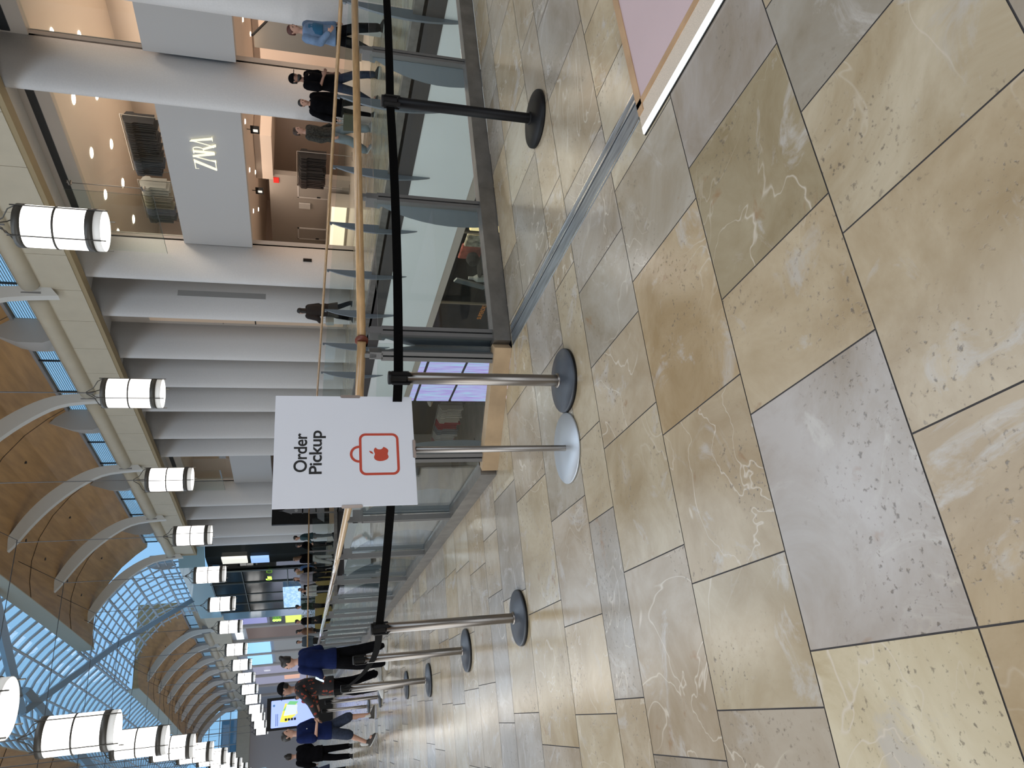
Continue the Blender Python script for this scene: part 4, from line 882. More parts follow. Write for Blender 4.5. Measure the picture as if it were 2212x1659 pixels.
# ------------------------------------------------------------------ far facade, shops on the right beyond the crossing
bm = bmesh.new(); prism_y(bm, [(12.9, 0), (13.1, 0), (13.1, 8.0), (12.9, 8.0)], 61.8, 104); struct('wall_far_right', bm, mat('far_wall', (.36, .37, .40), .6))
bm = bmesh.new(); prism_y(bm, [(12.6, 7.3), (12.95, 7.3), (12.95, 8.75), (12.6, 8.75)], 61.8, 104); prism_y(bm, [(12.7, 8.75), (13.55, 9.85), (13.75, 9.85), (13.75, 8.0), (12.95, 8.0)], 61.8, 104); struct('wall_far_band', bm, CREAM)
clerestory(62, 104, 14)
t = thing('round_beam', 'distant cream round beam along the second roof bay', 'beam')
for a, b in zip(R2, R2[1:]):
    bm = bmesh.new(); sweep(bm, [Wp(12.62, a+.4, 8.98), Wp(12.62, b-.4, 8.98)], .26, 12); obj('beam_section', bm, CREAM, t, True)
    bm = bmesh.new(); box(bm, Wp(12.62, a, 8.93), (.62, .22, .66)); obj('saddle', bm, MATS['saddle_grey'], t)
for i, y in enumerate((62.2, 66.4, 71.5, 76.5, 81.4, 86.2, 91, 96)):
    bm = bmesh.new(); P = [(13.0, y), (12.7, y+.02), (12.6, y+.2), (12.7, y+.38), (13.0, y+.4)]
    lo = [bm.verts.new(Wp(*p, 0)) for p in P]; hi_ = [bm.verts.new(Wp(*p, 7.3)) for p in P]
    for k in range(5): bm.faces.new((lo[k], lo[(k+1) % 5], hi_[(k+1) % 5], hi_[k]))
    tag(obj('column', bm, mat('far_column', (.42, .38, .34), .6)), 'distant slim wall pilaster number %s beyond the glass corner shop' % ['one', 'two', 'three', 'four', 'five', 'six', 'seven', 'eight'][i], 'column', 'slim wall pilasters of the far facade')
FARS = [('shop_screen', 'violet lit shop window just left of the corner shop', 62.8, 65.6, 4.2, 6.6, (.35, .36, .75), .6), ('burger_sign', 'black shop panel holding a green neon burger', 62.9, 66.2, 2.8, 4.0, (.01, .01, .01), .0),
        ('menu_poster', 'bright yellow menu poster below the neon burger', 63.0, 66.0, 1.5, 2.75, (.75, .90, .12), 1.0), ('light_panel', 'long white light panel high on the far wall', 67.0, 70.6, 6.3, 6.9, (.9, 1, 1), 1.4),
        ('storefront', 'brown shop front on the far right wall', 66.9, 71.2, 1.2, 6.0, (.14, .085, .065), .55), ('shop_window', 'blue and white video window high on the far wall', 72.2, 76.2, 4.2, 6.6, (.30, .62, 1), 1.1),
        ('shop_window', 'second blue video window farther left on the far wall', 77.0, 81.0, 4.2, 6.4, (.32, .65, 1), 1.1), ('storefront', 'grey glazed shop front below the first video window', 72.0, 76.3, .6, 3.9, (.20, .21, .22), .7), ('storefront', 'grey glazed shop front below the second video window', 77.0, 81.2, .6, 3.9, (.20, .21, .22), .7),
        ('storefront', 'farthest lilac lit shop front on the right wall', 86.8, 90.8, .6, 6.2, (.33, .33, .45), .8), ('storefront', 'lilac lit shop front with faint lettering in the far distance', 82, 86, .6, 6.2, (.33, .33, .45), .8), ('shop_window', 'small peach lit window of the lilac shop front', 87.2, 88.8, 1.6, 3.2, (.85, .50, .38), .8)]
for nm, lb, a, b, c, d, col, e in FARS: glow(nm, lb, 'shop front' if 'front' in nm else 'sign' if 'sign' in nm or 'poster' in nm else 'window', a, b, c, d, col, e, 12.82 if 'front' in nm else 12.7)
bm = bmesh.new()
for k in range(3):
    p = Wp(12.6, 64.6, 3.2+.22*k); sweep(bm, [p+Vector((0, .5*math.cos(a), .09*math.sin(a))) for a in [2*PI*j/12 for j in range(13)]], .035, 5)
tag(obj('neon_burger', bm, mat('neon_green2', (.3, .8, .1), .5, emis=((.40, 1, .10), 3))), 'green neon burger outline above the yellow menu poster', 'sign')
s_ = text_mesh('shop_name_sign', 'H&M', .9, mat('far_letter', (.7, .7, .72), .5, emis=((.8, .8, .85), .6)), None, on_minus_x(12.7+cx(84), 84, 4.8), .01); tag(s_, 'faint pale lettering on the lilac far shop front', 'sign')
# end wall of the mall
ex, ey = cx(104), 104
bm = bmesh.new(); flat(bm, -12+ex, ey, 20+ex, ey+.3, 0, 9.0); struct('wall_end', bm, mat('end_wall', (.50, .46, .43), .7))
bm = bmesh.new(); flat(bm, -12+ex, ey-.9, 20+ex, ey, 7.4, 8.9); struct('trim_12', bm, CREAM)
bm = bmesh.new(); P = [(WC+8.6*math.cos(PI*k/24), 8.9+6.2*math.sin(PI*k/24)) for k in range(25)]
f = face(bm, [(x+ex, ey+.2, z) for x, z in P]); tag(obj('window_1', bm, GLG), kind='structure')
bm = bmesh.new()
for k in range(13): x = WC-8.4+1.4*k; zt = 8.9+6.2*math.sqrt(max(0, 1-((x-WC)/8.6)**2)); cyl(bm, (x+ex, ey+.1, 8.9), (x+ex, ey+.1, zt), .06, 6)
for k in range(5): z = 9.8+1.2*k; h = 8.6*math.sqrt(max(0, 1-((z-8.9)/6.2)**2)); cyl(bm, (WC-h+ex, ey+.1, z), (WC+h+ex, ey+.1, z), .05, 6)
struct('window_frame_1', bm, ROOFM)
bm = bmesh.new(); flat(bm, -1+ex, ey+8, 12+ex, ey+8.3, 8, 11.5); flat(bm, -9+ex, ey+9, -1+ex, ey+9.3, 8, 12.5); tag(obj('office_block', bm, mat('office_blue', (.12, .20, .27), .5)), 'blue-grey office block outside the arched end window', 'building')
for i, (x, w_) in enumerate(((-1.6, 2.2), (1.2, 2.2), (4.0, 2.2))):
    bm = bmesh.new(); flat(bm, x+ex, ey-.06, x+w_+ex, ey-.02, 5.4, 7.0); tag(obj('shop_window', bm, mat('end_blue', (.2, .33, .42), .4, emis=((.42, .62, .78), .55))), '%s pale blue window above the end wall shops' % ('left', 'middle', 'right')[i], 'window', 'pale blue upper windows of the end wall')
bm = bmesh.new(); flat(bm, -1.5+ex, ey-.06, 4+ex, ey-.02, 1.0, 3.8); tag(obj('shop_window', bm, mat('end_green', (.15, .3, .22), .4, emis=((.30, .62, .45), .6))), 'greenish striped shop window in the end wall', 'window')
bm = bmesh.new(); flat(bm, -12+ex, ey-.08, -2+ex, ey-.03, .2, 5.5); tag(obj('shop_window', bm, mat('end_glare', (.8, .85, 1), .4, emis=((.72, .78, 1), 2.2))), 'glaring white-blue shop window at the left end of the mall', 'window')
bm = bmesh.new(); prism_y(bm, [(-4.3, 0), (-4.5, 0), (-4.5, 10), (-4.3, 10)], 62, 104); struct('wall_far_left', bm, BEIGE)
bm = bmesh.new(); prism_y(bm, [(-4.22, .3), (-4.28, .3), (-4.28, 4.2), (-4.22, 4.2)], 60, 100); tag(obj('shop_window', bm, MATS['end_glare']), 'long glaring shop front down the left side of the far mall', 'window')
for i, z in enumerate((6.0, 6.4)):
    pass
# advertising totem
t = thing('directory_totem', 'tall black directory totem with pale blue screen beside the tablet man', 'totem', (.48, 37.6, 0), math.radians(-6))
bm = bmesh.new(); box(bm, (0, 0, 1.45), (1.36, .22, 2.9)); obj('case', bm, BLACK, t)
bm = bmesh.new(); ngon_prism(bm, rrect(1.14, 2.0, .04), on_minus_y(0, -.112, 1.72), .004); obj('screen', bm, mat('totem_screen', (.3, .4, .9), .3, emis=((.36, .46, .95), 1.0)), t)
def deco(name, pts, col, e, dz=.006):
    bm = bmesh.new(); ngon_prism(bm, pts, on_minus_y(0, -.112, 1.72), dz); obj(name, bm, mat('deco_%g_%g_%g' % col, col, .5, emis=(col, e)), t)
deco('yellow_shape', [(-.35, .62), (.42, .40), (.36, .18), (.40, -.10), (-.05, -.15), (-.38, .30)], (.85, .75, .10), .8)
deco('white_grid', [(-.1, .45), (.36, .32), (.30, -.15), (-.08, -.1)], (.62, .70, .95), .9, .009); deco('green_leaf', [(.1, .5), (.5, .2), (.45, -.2), (.2, .1)], (.2, .6, .25), .7, .008)
for k in range(4): deco('app_tile', [(-.32, .40-.13*k), (-.22, .40-.13*k), (-.22, .30-.13*k), (-.32, .30-.13*k)], (.02, .02, .03), .05, .011)
deco('blue_badge', [(.36+.05*math.cos(a*PI/6), .88+.05*math.sin(a*PI/6)) for a in range(12)], (.1, .25, .5), .5, .009)
for k in range(2): deco('text_line', [(-.5, .80-.07*k), (.0, .80-.07*k), (.0, .77-.07*k), (-.5, .77-.07*k)], (.12, .2, .5), .4, .009)

# ------------------------------------------------------------------ people
def tf_add(bm, fill, M_):
    b = bmesh.new(); fill(b); me = bpy.data.meshes.new('t'); b.to_mesh(me); b.free(); me.transform(M_); bm.from_mesh(me); bpy.data.meshes.remove(me)
def hand(bm, el, wr, inward, curl=.35, k=1.0):
    el, wr = Vector(el), Vector(wr); d = (wr-el).normalized(); n = Vector(inward); n = (n-d*n.dot(d)).normalized(); s = d.cross(n)
    for q in (-.024, -.008, .008, .024): capsule(bm, wr+s*q*.7*k, .014*k, wr+d*.078*k+s*q*1.1*k, .0115*k, 8)
    for q, L in ((-.03, .060), (-.010, .072), (.010, .076), (.030, .066)):
        a = wr+d*.080*k+s*q*k; u = (d*math.cos(curl)+n*math.sin(curl)); b = a+u*L*.55*k; v = (d*math.cos(curl*2.2)+n*math.sin(curl*2.2)); capsule(bm, a, .0088*k, b, .008*k, 8); capsule(bm, b, .008*k, b+v*L*.5*k, .0066*k, 8)
    a = wr+d*.02*k+s*.030*k; u = (d*.7+s*.55+n*.35).normalized(); capsule(bm, a, .012*k, a+u*.04*k, .0095*k, 8); capsule(bm, a+u*.04*k, .0095*k, a+u*.04*k+(d*.9+n*.3).normalized()*.028*k, .008*k, 8)
def head_fill(b):
    loft(b, [(0, .028, 1.532, .030, .040), (0, .018, 1.555, .052, .064), (0, .006, 1.60, .066, .082), (0, 0, 1.65, .074, .093), (0, -.003, 1.69, .076, .096), (0, -.006, 1.72, .066, .085), (0, -.008, 1.743, .042, .055), (0, -.01, 1.754, .012, .016)], 18)
    capsule(b, (0, .090, 1.662), .008, (0, .108, 1.628), .014, 8); capsule(b, (-.03, .080, 1.675), .011, (.03, .080, 1.675), .011, 8); capsule(b, (-.017, .080, 1.588), .012, (.017, .080, 1.588), .012, 8)
    for s in (-1, 1): capsule(b, (s*.076, -.008, 1.635), .012, (s*.080, -.016, 1.665), .014, 8)
def person(label, loc, face_dir, h=1.75, skin=SKIN, pose=None, top=None, sleeves='long', loose=.02, hem=.93, bottom=None, shorts=False, leg_r=.0, hair='short', hairm=None, shoes=None, extras=(), voxel=.012, lean=0., headyaw=0., headtilt=0., coat=None, group=None, fingers=True, cap=None):
    P = dict(elL=(-.235, -.02, 1.14), wrL=(-.245, .06, .89), elR=(.235, -.02, 1.14), wrR=(.245, .06, .89), knL=(-.095, .02, .50), anL=(-.10, -.02, .09), knR=(.095, .02, .50), anR=(.10, .0, .09))
    P.update(pose or {}); k = h/1.75
    t = thing('person', label, 'person', (*loc, 0), face_dir, group); t.scale = (k, k, k)
    ly = lambda z: lean*max(0, z-.95)/.5
    sh = {'L': Vector((-.175, ly(1.41), 1.41)), 'R': Vector((.175, ly(1.41), 1.41))}; hp = {'L': Vector((-.085, 0, .92)), 'R': Vector((.085, 0, .92))}
    HM = Matrix.Translation((0, ly(1.5), 0))@Matrix.Translation((0, 0, 1.53))@Matrix.Rotation(headyaw, 4, 'Z')@Matrix.Rotation(-headtilt, 4, 'X')@Matrix.Translation((0, 0, -1.53))
    inw = {'L': (1, 0, 0), 'R': (-1, 0, 0)}
    TR = [(.86, .150, .105), (.93, .160, .112), (1.02, .142, .100), (1.10, .135, .095), (1.22, .152, .108), (1.32, .165, .112), (1.40, .158, .090), (1.45, .105, .068), (1.48, .055, .055)]
    def body(b):
        loft(b, [(0, ly(z)-.005, z, rx, ry) for z, rx, ry in TR], 18); capsule(b, (0, ly(1.45)-.005, 1.44), .052, (0, ly(1.52)+.005, 1.55), .050, 12)
        tf_add(b, head_fill, HM)
        for s in 'LR':
            capsule(b, sh[s], .050, P['el'+s], .036, 10); capsule(b, P['el'+s], .036, P['wr'+s], .024, 10); hand(b, P['el'+s], P['wr'+s], P.get('in'+s, inw[s]), P.get('curl', .35))
            capsule(b, hp[s], .080, P['kn'+s], .052, 12); capsule(b, P['kn'+s], .052, Vector(P['kn'+s]).lerp(Vector(P['an'+s]), .35)-Vector((0, .01, 0)), .052, 12); capsule(b, P['kn'+s], .050, P['an'+s], .034, 12)
            a = Vector(P['an'+s]); capsule(b, a+Vector((0, -.03, -.045)), .035, a+Vector((0, .13, -.06)), .028, 10)
    bo = blob('body', body, skin, t, voxel, 3)
    def eyes(s):
        b = bmesh.new(); capsule(b, (s*.031, .086, 1.656), .010, (s*.031, .087, 1.656), .010, 8); b.transform(HM); obj('eye', b, mat('eye_dark', (.02, .015, .012), .2), t, True)
    eyes(-1); eyes(1)
    b = bmesh.new(); capsule(b, (-.018, .092, 1.590), .0055, (.018, .092, 1.590), .0055, 6); b.transform(HM); obj('mouth', b, mat('lips', (.26, .09, .07), .5), t, True)
    if hair:
        def hf(b):
            loft(b, [(0, -.045, 1.60, .066, .052), (0, -.022, 1.645, .083, .082), (0, -.014, 1.69, .086, .096), (0, -.012, 1.725, .078, .094), (0, -.012, 1.755, .052, .066), (0, -.012, 1.768, .016, .02)], 18)
            if hair == 'long': loft(b, [(0, -.10, 1.18, .05, .02), (0, -.105, 1.28, .10, .035), (0, -.085, 1.40, .105, .05), (0, -.06, 1.52, .095, .06), (0, -.03, 1.62, .086, .076), (0, -.02, 1.68, .08, .08)], 16)
            if hair == 'bun': capsule(b, (0, -.07, 1.745), .042, (0, -.085, 1.76), .040, 12)
            if hair == 'curly':
                for q in range(26): a = q*2.4; r_ = .07*math.sqrt((q % 9+1)/9); capsule(b, (math.cos(a)*r_, math.sin(a)*r_-.01, 1.735), .022, (math.cos(a)*r_, math.sin(a)*r_-.01, 1.752), .02, 8)
        o = blob('hair', lambda b: tf_add(b, hf, HM), hairm or mat('hair_black', (.010, .008, .007), .5), t, max(voxel, .012), 2)
    if cap:
        def cf(b):
            loft(b, [(0, -.004, 1.672, .088, .108), (0, -.004, 1.70, .088, .108), (0, -.008, 1.74, .074, .092), (0, -.01, 1.772, .045, .055), (0, -.01, 1.782, .012, .014)], 20)
            loft(b, [(0, .135, 1.668, .066, .060), (0, .135, 1.680, .066, .060)], 16)
        blob('cap', lambda b: tf_add(b, cf, HM), cap, t, .010, 1)
    if top:
        def tfun(b):
            L = loose; loft(b, [(0, ly(z)-.005, z, rx+L, ry+L) for z, rx, ry in [(hem, .158, .112)]+[q for q in TR if q[0] > hem+.03 and q[0] < 1.47]]+[(0, ly(1.49)-.006, 1.485, .066, .064)], 20)
            for s in 'LR':
                e, w_ = Vector(P['el'+s]), Vector(P['wr'+s])
                if sleeves == 'long': capsule(b, sh[s], .058+L*.6, e, .046+L*.6, 12); capsule(b, e, .046+L*.6, e.lerp(w_, .93), .032+L*.4, 12)
                else: capsule(b, sh[s], .060+L*.6, Vector(sh[s]).lerp(e, .82), .055+L, 12)
        blob('top', tfun, top, t, voxel, 3)
    if coat:
        blob('coat', lambda b: loft(b, [(0, -.04, .52, .27, .20), (0, -.02, .8, .22, .17), (0, ly(1.1), 1.1, .175, .135), (0, ly(1.3), 1.3, .19, .14), (0, ly(1.42), 1.43, .14, .10)], 20), coat, t, voxel, 3)
    if bottom:
        def bf(b):
            loft(b, [(0, -.005, .82, .150, .115), (0, -.005, .90, .168, .122), (0, -.003, .96, .160, .114), (0, -.002, 1.02, .148, .106)], 20)
            for s in 'LR':
                kn, an = Vector(P['kn'+s]), Vector(P['an'+s])
                capsule(b, hp[s]-Vector((0, 0, .04)), .090+leg_r*.4, kn if not shorts else hp[s].lerp(kn, .98), .062+leg_r, 14)
                if not shorts: capsule(b, kn, .062+leg_r, kn.lerp(an, .92), .050+leg_r, 14)
        blob('trousers' if not shorts else 'shorts', bf, bottom, t, voxel, 3)
    for s in 'LR':
        a = Vector(P['an'+s]); up = a.z-.09
        def sf(b):
            loft(b, [(0, .05, 0, .046, .148), (0, .05, .022, .049, .150), (0, .045, .045, .045, .140), (0, .01, .075, .040, .095), (0, -.03, .105, .038, .052), (0, -.035, .125, .036, .046)], 16)
        b = bmesh.new(); sf(b); M_ = Matrix.Translation((a.x, a.y, max(0, up)))@Matrix.Rotation(P.get('ftL' if s == 'L' else 'ftR', 0), 4, 'X'); b.transform(M_); o = obj('shoe', b, shoes or BLACK, t, True)
        b = bmesh.new(); loft(b, [(0, .05, .001, .050, .152), (0, .05, .020, .051, .153)], 16); b.transform(M_); obj('sole', b, mat('sole_white', (.5, .5, .48), .6), o, True)
    for f in extras: f(t, P, ly, HM)
    return t
def local(t, p): return t.matrix_basis@Vector(p)
NAVY = mat('navy_cotton', (.007, .014, .062), .9, noise=(9, .2), spec=.12); BLK = mat('black_cloth', (.004, .004, .005), .95, noise=(8, .3), spec=.06); DENIM = mat('dark_denim', (.015, .024, .05), .85, noise=(20, .3))
def floral_mat():
    m = bpy.data.materials.new('floral_print'); m.use_nodes = True; n = m.node_tree; b = n.nodes['Principled BSDF']; L = n.links.new
    tc = n.nodes.new('ShaderNodeTexCoord'); v = n.nodes.new('ShaderNodeTexVoronoi'); v.inputs['Scale'].default_value = 13; L(tc.outputs['Object'], v.inputs['Vector'])
    z = n.nodes.new('ShaderNodeTexNoise'); z.inputs['Scale'].default_value = 18; L(tc.outputs['Object'], z.inputs['Vector'])
    a = n.nodes.new('ShaderNodeMath'); a.operation = 'ADD'; L(v.outputs['Distance'], a.inputs[0]); L(z.outputs[0], a.inputs[1])
    r = n.nodes.new('ShaderNodeValToRGB'); r.color_ramp.interpolation = 'CONSTANT'; E = r.color_ramp.elements; E[0].color = (.25, .03, .02, 1); E[1].position = .74; E[1].color = (.16, .05, .02, 1)
    e = E.new(.82); e.color = (.008, .008, .010, 1); L(a.outputs[0], r.inputs[0]); L(r.outputs[0], b.inputs['Base Color']); b.inputs['Roughness'].default_value = .85; return m
FLORAL = floral_mat(); CAMO = mat('camo_cloth', (.030, .030, .024), .85, noise=(26, .9, (.003, .003, .003)))
WSHOE = mat('white_sneaker', (.55, .55, .53), .6); PJ = mat('pale_jeans', (.20, .245, .27), .85, noise=(7, .15)); WJ = mat('white_jeans', (.42, .43, .42), .85, noise=(6, .1))
BRH = mat('hair_brown', (.045, .022, .012), .5); BKH = mat('hair_black', (.010, .008, .007), .5); RDH = mat('hair_auburn', (.075, .018, .012), .5)
def sock(t, P, ly, HM):
    for s in 'LR':
        a = Vector(P['an'+s]); b = bmesh.new(); capsule(b, a+Vector((0, -.01, .01)), .043, a+Vector((0, -.01, .10)), .042, 12); obj('sock', b, WSHOE, t, True)
def chain(t, P, ly, HM):
    b = bmesh.new(); sweep(b, [(-.08, .03, 1.475), (-.07, .09, 1.44), (-.03, .125, 1.39), (0, .135, 1.375), (.03, .125, 1.39), (.07, .09, 1.44), (.08, .03, 1.475)], .005, 6); obj('necklace', b, PSTEEL, t, True)
def beard(t, P, ly, HM):
    b = bmesh.new(); loft(b, [(0, .045, 1.525, .035, .045), (0, .035, 1.555, .058, .070), (0, .018, 1.60, .070, .086)], 16); b.transform(HM); obj('beard', b, BKH, t, True)
def hood(t, P, ly, HM):
    b = bmesh.new(); sweep(b, [(math.cos(a)*.085, math.sin(a)*.075-.02, 1.475+.02*math.sin(-a)) for a in [2*PI*q/14 for q in range(15)]], .028, 8); obj('hood', b, BLK, t, True)
def badge(t, P, ly, HM):
    b = bmesh.new(); capsule(b, (.07, .128, 1.30), .012, (.07, .129, 1.30), .012, 8); obj('chest_emblem', b, mat('emblem_white', (.7, .7, .7), .6), t, True)
# facing: rz turns local +y; rz=+90deg faces -X (picture left), rz=180 faces -Y (towards camera), rz=-90 faces +X
D = math.radians
p1 = person('person with a dark hair bun in blue sweater and wide black trousers, seen from behind', (.93, 13.25), D(40), 1.74, pose=dict(elL=(-.22, .06, 1.15), wrL=(-.12, .27, 1.10), elR=(.24, -.01, 1.14), wrR=(.20, .22, 1.02), knL=(-.12, .05, .5), anL=(-.15, .02, .09), knR=(.11, -.02, .5), anR=(.13, -.10, .09)),
     top=NAVY, loose=.035, hem=.86, bottom=BLK, leg_r=.035, hair='bun', shoes=WSHOE, headyaw=D(25), voxel=.011)
p2 = person('person in black cap and dark floral shirt reaching towards the tablet man', (.55, 14.25), D(80), 1.80, SKIN2, pose=dict(elL=(-.24, .20, 1.22), wrL=(-.16, .44, 1.12), elR=(.26, .06, 1.18), wrR=(.20, .30, 1.12), knL=(-.12, .10, .5), anL=(-.13, .08, .09), knR=(.12, -.03, .5), anR=(.14, -.12, .09), inL=(0, 0, -1)),
     top=FLORAL, loose=.045, sleeves='long', hem=.84, bottom=BLK, leg_r=.02, hair='short', cap=BLK, shoes=WSHOE, voxel=.011, headtilt=D(-8))
p3 = person('person with dark hair in navy T-shirt and denim shorts holding a tablet', (-.18, 15.75), D(-125), 1.76, pose=dict(elL=(-.24, .04, 1.14), wrL=(-.15, .30, 1.12), elR=(.24, .04, 1.14), wrR=(.15, .30, 1.12), knL=(-.10, .16, .52), anL=(-.10, .16, .10), knR=(.10, -.08, .52), anR=(.10, -.30, .16), ftR=-.4, inL=(.6, 0, .8), inR=(-.6, 0, .8)),
     top=NAVY, loose=.035, sleeves='short', hem=.84, bottom=DENIM, shorts=True, leg_r=.035, hair='long' if 0 else 'short', shoes=mat('brown_sneaker', (.035, .028, .022), .7), extras=(sock, badge), headyaw=D(15), headtilt=D(-6), voxel=.010)
bm = bmesh.new(); rbox(bm, (0, 0, 0), (.25, .18, .008), .004); tb = obj('tablet', bm, mat('tablet_grey', (.05, .05, .055), .3)); tag(tb, 'thin dark tablet held flat by the person in navy T-shirt', 'tablet')
tb.matrix_world = Matrix.Translation(local(p3, (0, .36, 1.15)))@Matrix.Rotation(D(-125), 4, 'Z')@Matrix.Rotation(.3, 4, 'X')
bm = bmesh.new(); rbox(bm, (0, 0, 0), (.075, .009, .155), .004); ph = obj('phone', bm, mat('phone_glow', (.5, .6, .7), .3, emis=((.6, .78, .95), .8))); tag(ph, 'lit phone held low between bun woman and floral shirt', 'phone')
ph.matrix_world = Matrix.Translation(local(p1, (-.09, .36, 1.13)))@Matrix.Rotation(D(-70), 4, 'Z')@Matrix.Rotation(-.5, 4, 'X')
person('person dressed all in black seen from behind, left of the tablet man', (-.82, 22.9), D(20), 1.80, pose=dict(elL=(-.25, .05, 1.15), wrL=(-.2, .25, 1.0), elR=(.25, .05, 1.15), wrR=(.2, .25, 1.0), knL=(-.13, .05, .5), anL=(-.16, 0, .09)), top=BLK, loose=.05, hem=.80, bottom=BLK, leg_r=.02, hair='bun', shoes=BLACK, voxel=.014)
person('person in dark blue at the lower left picture edge behind the black-clad one', (-1.55, 26.5), D(30), 1.74, top=mat('dusk_blue', (.02, .03, .07), .85), loose=.04, bottom=BLK, hair='long', voxel=.018, coat=mat('dusk_blue', (.02, .03, .07), .85))
# far side of the void
c1 = person('person with curly hair in camouflage jacket and pale baggy jeans', (12.5, 13.44), D(195), 1.77, pose=dict(elL=(-.24, -.06, 1.15), wrL=(-.25, .10, .93), knL=(-.10, .16, .5), anL=(-.10, .20, .09), knR=(.10, -.04, .5), anR=(.10, -.26, .13), ftR=-.4), top=CAMO, loose=.045, hem=.86, bottom=PJ, leg_r=.045, hair='curly', hairm=BRH, shoes=mat('grey_sneaker', (.2, .2, .2), .7), voxel=.012)
c2 = person('person in black hoodie carrying an olive paper bag, facing us', (12.5, 12.55), D(155), 1.66, pose=dict(elR=(.27, -.02, 1.14), wrR=(.34, .06, .90), knL=(-.1, .12, .5), anL=(-.1, .15, .09)), top=BLK, loose=.075, hem=.74, bottom=BLK, leg_r=.0, hair='short', hairm=BKH, extras=(hood,), voxel=.012)
c3 = person('bearded person in black cap and black T-shirt with a pale neck chain', (12.35, 11.75), D(188), 1.83, SKIN2, pose=dict(elR=(.28, .08, 1.16), wrR=(.20, .28, 1.10), elL=(-.26, -.02, 1.15), knL=(-.10, .18, .52), anL=(-.10, .26, .09), knR=(.10, -.06, .5), anR=(.10, -.26, .12), ftR=-.4), top=BLK, sleeves='short', loose=.045, hem=.84, bottom=DENIM, leg_r=.02, hair='short', cap=BLK, extras=(chain, beard), voxel=.011)
c4 = person('person with auburn hair in light blue denim hoodie and black trousers', (12.45, 10.62), D(180), 1.86, pose=dict(elR=(.25, .02, 1.16), wrR=(.18, .20, 1.02), knL=(-.1, .16, .5), anL=(-.1, .24, .09), knR=(.1, -.05, .5), anR=(.1, -.22, .12)), top=mat('blue_denim', (.16, .25, .40), .85, noise=(6, .25)), loose=.05, hem=.88, bottom=BLK, leg_r=.03, hair='short', hairm=RDH, voxel=.012,
     extras=(lambda t, P, ly, HM: blob('vest', lambda b: loft(b, [(0, .03, 1.12, .165, .13), (0, .03, 1.25, .178, .14), (0, .02, 1.38, .165, .125), (0, 0, 1.44, .10, .09)], 18), mat('teal_vest', (.02, .13, .26), .7), t, .014, 2),))
def bag(name, label, pos, s, m, rz=0, handles=True):
    t = thing(name, label, 'bag', pos, rz); bm = bmesh.new(); ngon_prism(bm, [(-s[0]/2*.9, 0), (s[0]/2*.9, 0), (s[0]/2, s[2]), (-s[0]/2, s[2])], Matrix.Translation((0, s[1]/2, 0))@Matrix.Rotation(PI/2, 4, 'X'), s[1]); obj('body', bm, m, t)
    if handles:
        for q in (-1, 1):
            bm = bmesh.new(); sweep(bm, [(-s[0]*.2, q*s[1]/2, s[2]), (-s[0]*.15, q*s[1]*.3, s[2]+.12), (s[0]*.15, q*s[1]*.3, s[2]+.12), (s[0]*.2, q*s[1]/2, s[2])], .005, 5); obj('carry_handle', bm, m, t)
q = local(c2, (.36, .08, .80)); bag('paper_bag', 'olive paper shopping bag hanging from the hand of the black hoodie', (q.x, q.y, .40*.97), (.36, .13, .30), mat('olive_paper', (.075, .075, .045), .8), D(120))
w1 = person('stooping person with long black hair in dark brown coat walking away', (11.5, 19.9), D(10), 1.70, pose=dict(elL=(-.27, .10, 1.12), wrL=(-.25, .30, 1.05), elR=(.27, .12, 1.1), wrR=(.25, .3, 1.0), knL=(-.1, .16, .52), anL=(-.1, .26, .09), knR=(.1, -.06, .5), anR=(.1, -.28, .14)), top=mat('brown_coat', (.018, .012, .010), .9), loose=.07, hem=.72, bottom=BLK, leg_r=.02, hair='long', lean=.12, headtilt=D(-15), voxel=.013, coat=MATS.get('brown_coat'))
q = local(w1, (-.40, .05, .55)); bag('handbag', 'pale grey handbag swinging beside the person in brown coat', (q.x, q.y, .62), (.34, .12, .24), mat('grey_bag', (.34, .36, .35), .6), D(30))
person('person in teal jacket and grey trousers beside the clock tower display', (7.95, 34.9), D(80), 1.86, pose=dict(elL=(-.25, .12, 1.15), wrL=(-.2, .3, 1.0)), top=mat('teal_jacket', (.02, .055, .065), .8), loose=.04, bottom=mat('grey_cloth', (.11, .12, .125), .85), hair='short', voxel=.016, lean=.06)
person('person with very long brown hair, black top and white jeans at the far rail', (6.98, 35.3), D(40), 1.86, top=BLK, loose=.04, bottom=WJ, leg_r=.02, hair='long', hairm=mat('hair_golden', (.10, .055, .025), .5), voxel=.016, pose=dict(knL=(-.1, .12, .5), anL=(-.1, .2, .09)))
person('person in black with a shoulder bag right beside the long-haired one', (7.75, 35.9), D(60), 1.76, top=BLK, loose=.05, bottom=BLK, hair='long', voxel=.016, pose=dict(elL=(-.26, .1, 1.15), wrL=(-.2, .25, 1.0)))
person('person in denim blue shirt behind the group at the far rail', (6.7, 36.6), D(120), 1.82, top=mat('mid_blue', (.05, .11, .24), .85), loose=.04, bottom=BLK, hair='short', voxel=.018)
person('person in grey hoodie sitting side by side with others at the far seats', (6.05, 35.2), D(200), 1.84, top=mat('pale_grey_cloth', (.25, .24, .27), .85), loose=.05, bottom=BLK, hair='long', hairm=BRH, voxel=.018)
person('dark-clothed person with white sleeves near the corner shop glass', (5.55, 35.6), D(170), 1.50, top=mat('off_white_cloth', (.4, .4, .38), .85), loose=.05, bottom=BLK, hair='short', voxel=.018)
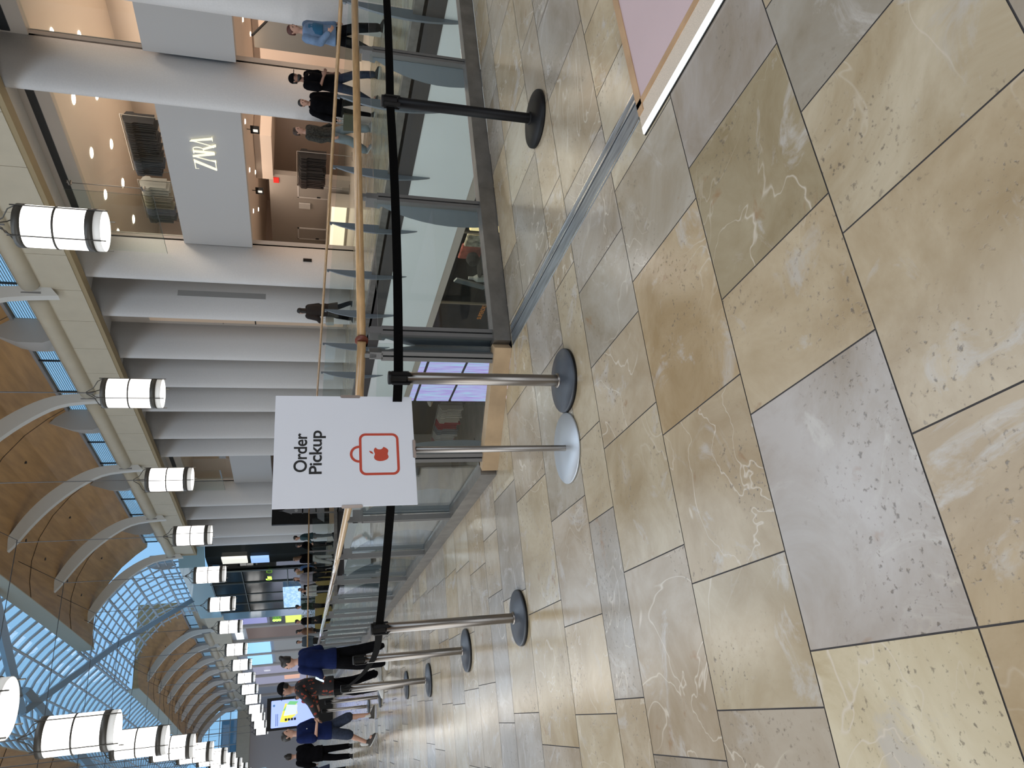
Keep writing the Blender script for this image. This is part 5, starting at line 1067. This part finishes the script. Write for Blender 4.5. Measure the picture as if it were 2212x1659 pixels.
person('black silhouette person nearest the end of the far rail', (4.35, 36.8), D(100), 1.74, top=BLK, loose=.06, bottom=BLK, hair='short', voxel=.018, coat=BLK)
person('person in brown coat standing behind the black silhouette', (3.95, 37.4), D(80), 1.70, top=mat('tan_coat', (.12, .06, .035), .85), loose=.06, bottom=BLK, hair='long', voxel=.018)
person('person in black jacket seated low beyond the far rail, left of the grey hoodie', (5.75, 36.4), D(150), 1.62, top=BLK, loose=.06, bottom=BLK, hair='short', voxel=.018)
person('person in black with pale blonde hair in the middle of the far group', (6.45, 36.0), D(20), 1.70, top=BLK, loose=.05, bottom=BLK, hair='long', hairm=mat('hair_blonde', (.30, .20, .10), .5), voxel=.018)
person('person in dark green jacket at the left end of the far group', (5.05, 37.0), D(60), 1.74, top=mat('dark_green_cloth', (.012, .03, .02), .85), loose=.05, bottom=BLK, hair='short', voxel=.018)
person('distant person in grey beside the last rail post', (3.6, 38.6), D(150), 1.68, top=mat('slate_cloth', (.05, .07, .09), .85), loose=.04, bottom=BLK, hair='short', voxel=.02)
person('distant person in red and white between floral shirt and totem', (.95, 33), D(190), 1.66, top=mat('red_cloth', (.35, .06, .08), .85), loose=.04, bottom=WJ, hair='short', voxel=.02)
# planting by the corner shop
def planter(label, loc):
    t = thing('planter', label, 'planter', (*loc, 0)); bm = bmesh.new(); rbox(bm, (0, 0, .4), (1.6, .5, .8), .02); obj('trough', bm, mat('planter_yellow', (.38, .28, .08), .7), t)
    bm = bmesh.new()
    for k in range(260):
        a = random.uniform(0, 2*PI); p = Vector((random.uniform(-.75, .75), random.uniform(-.2, .2), .8+random.uniform(0, .55))); d = Vector((math.cos(a), math.sin(a), random.uniform(-.2, .8)))*.12; s = Vector((-d.y, d.x, 0)).normalized()*.03
        face(bm, [p, p+d*.5+s, p+d, p+d*.5-s])
    obj('foliage', bm, mat('leaf_green', (.03, .08, .03), .6), t)
planter('planter box of green leaves by the long-haired people at the corner shop', (6.2, 38.6)); planter('farther planter box of green leaves left of the first', (4.9, 39.2))
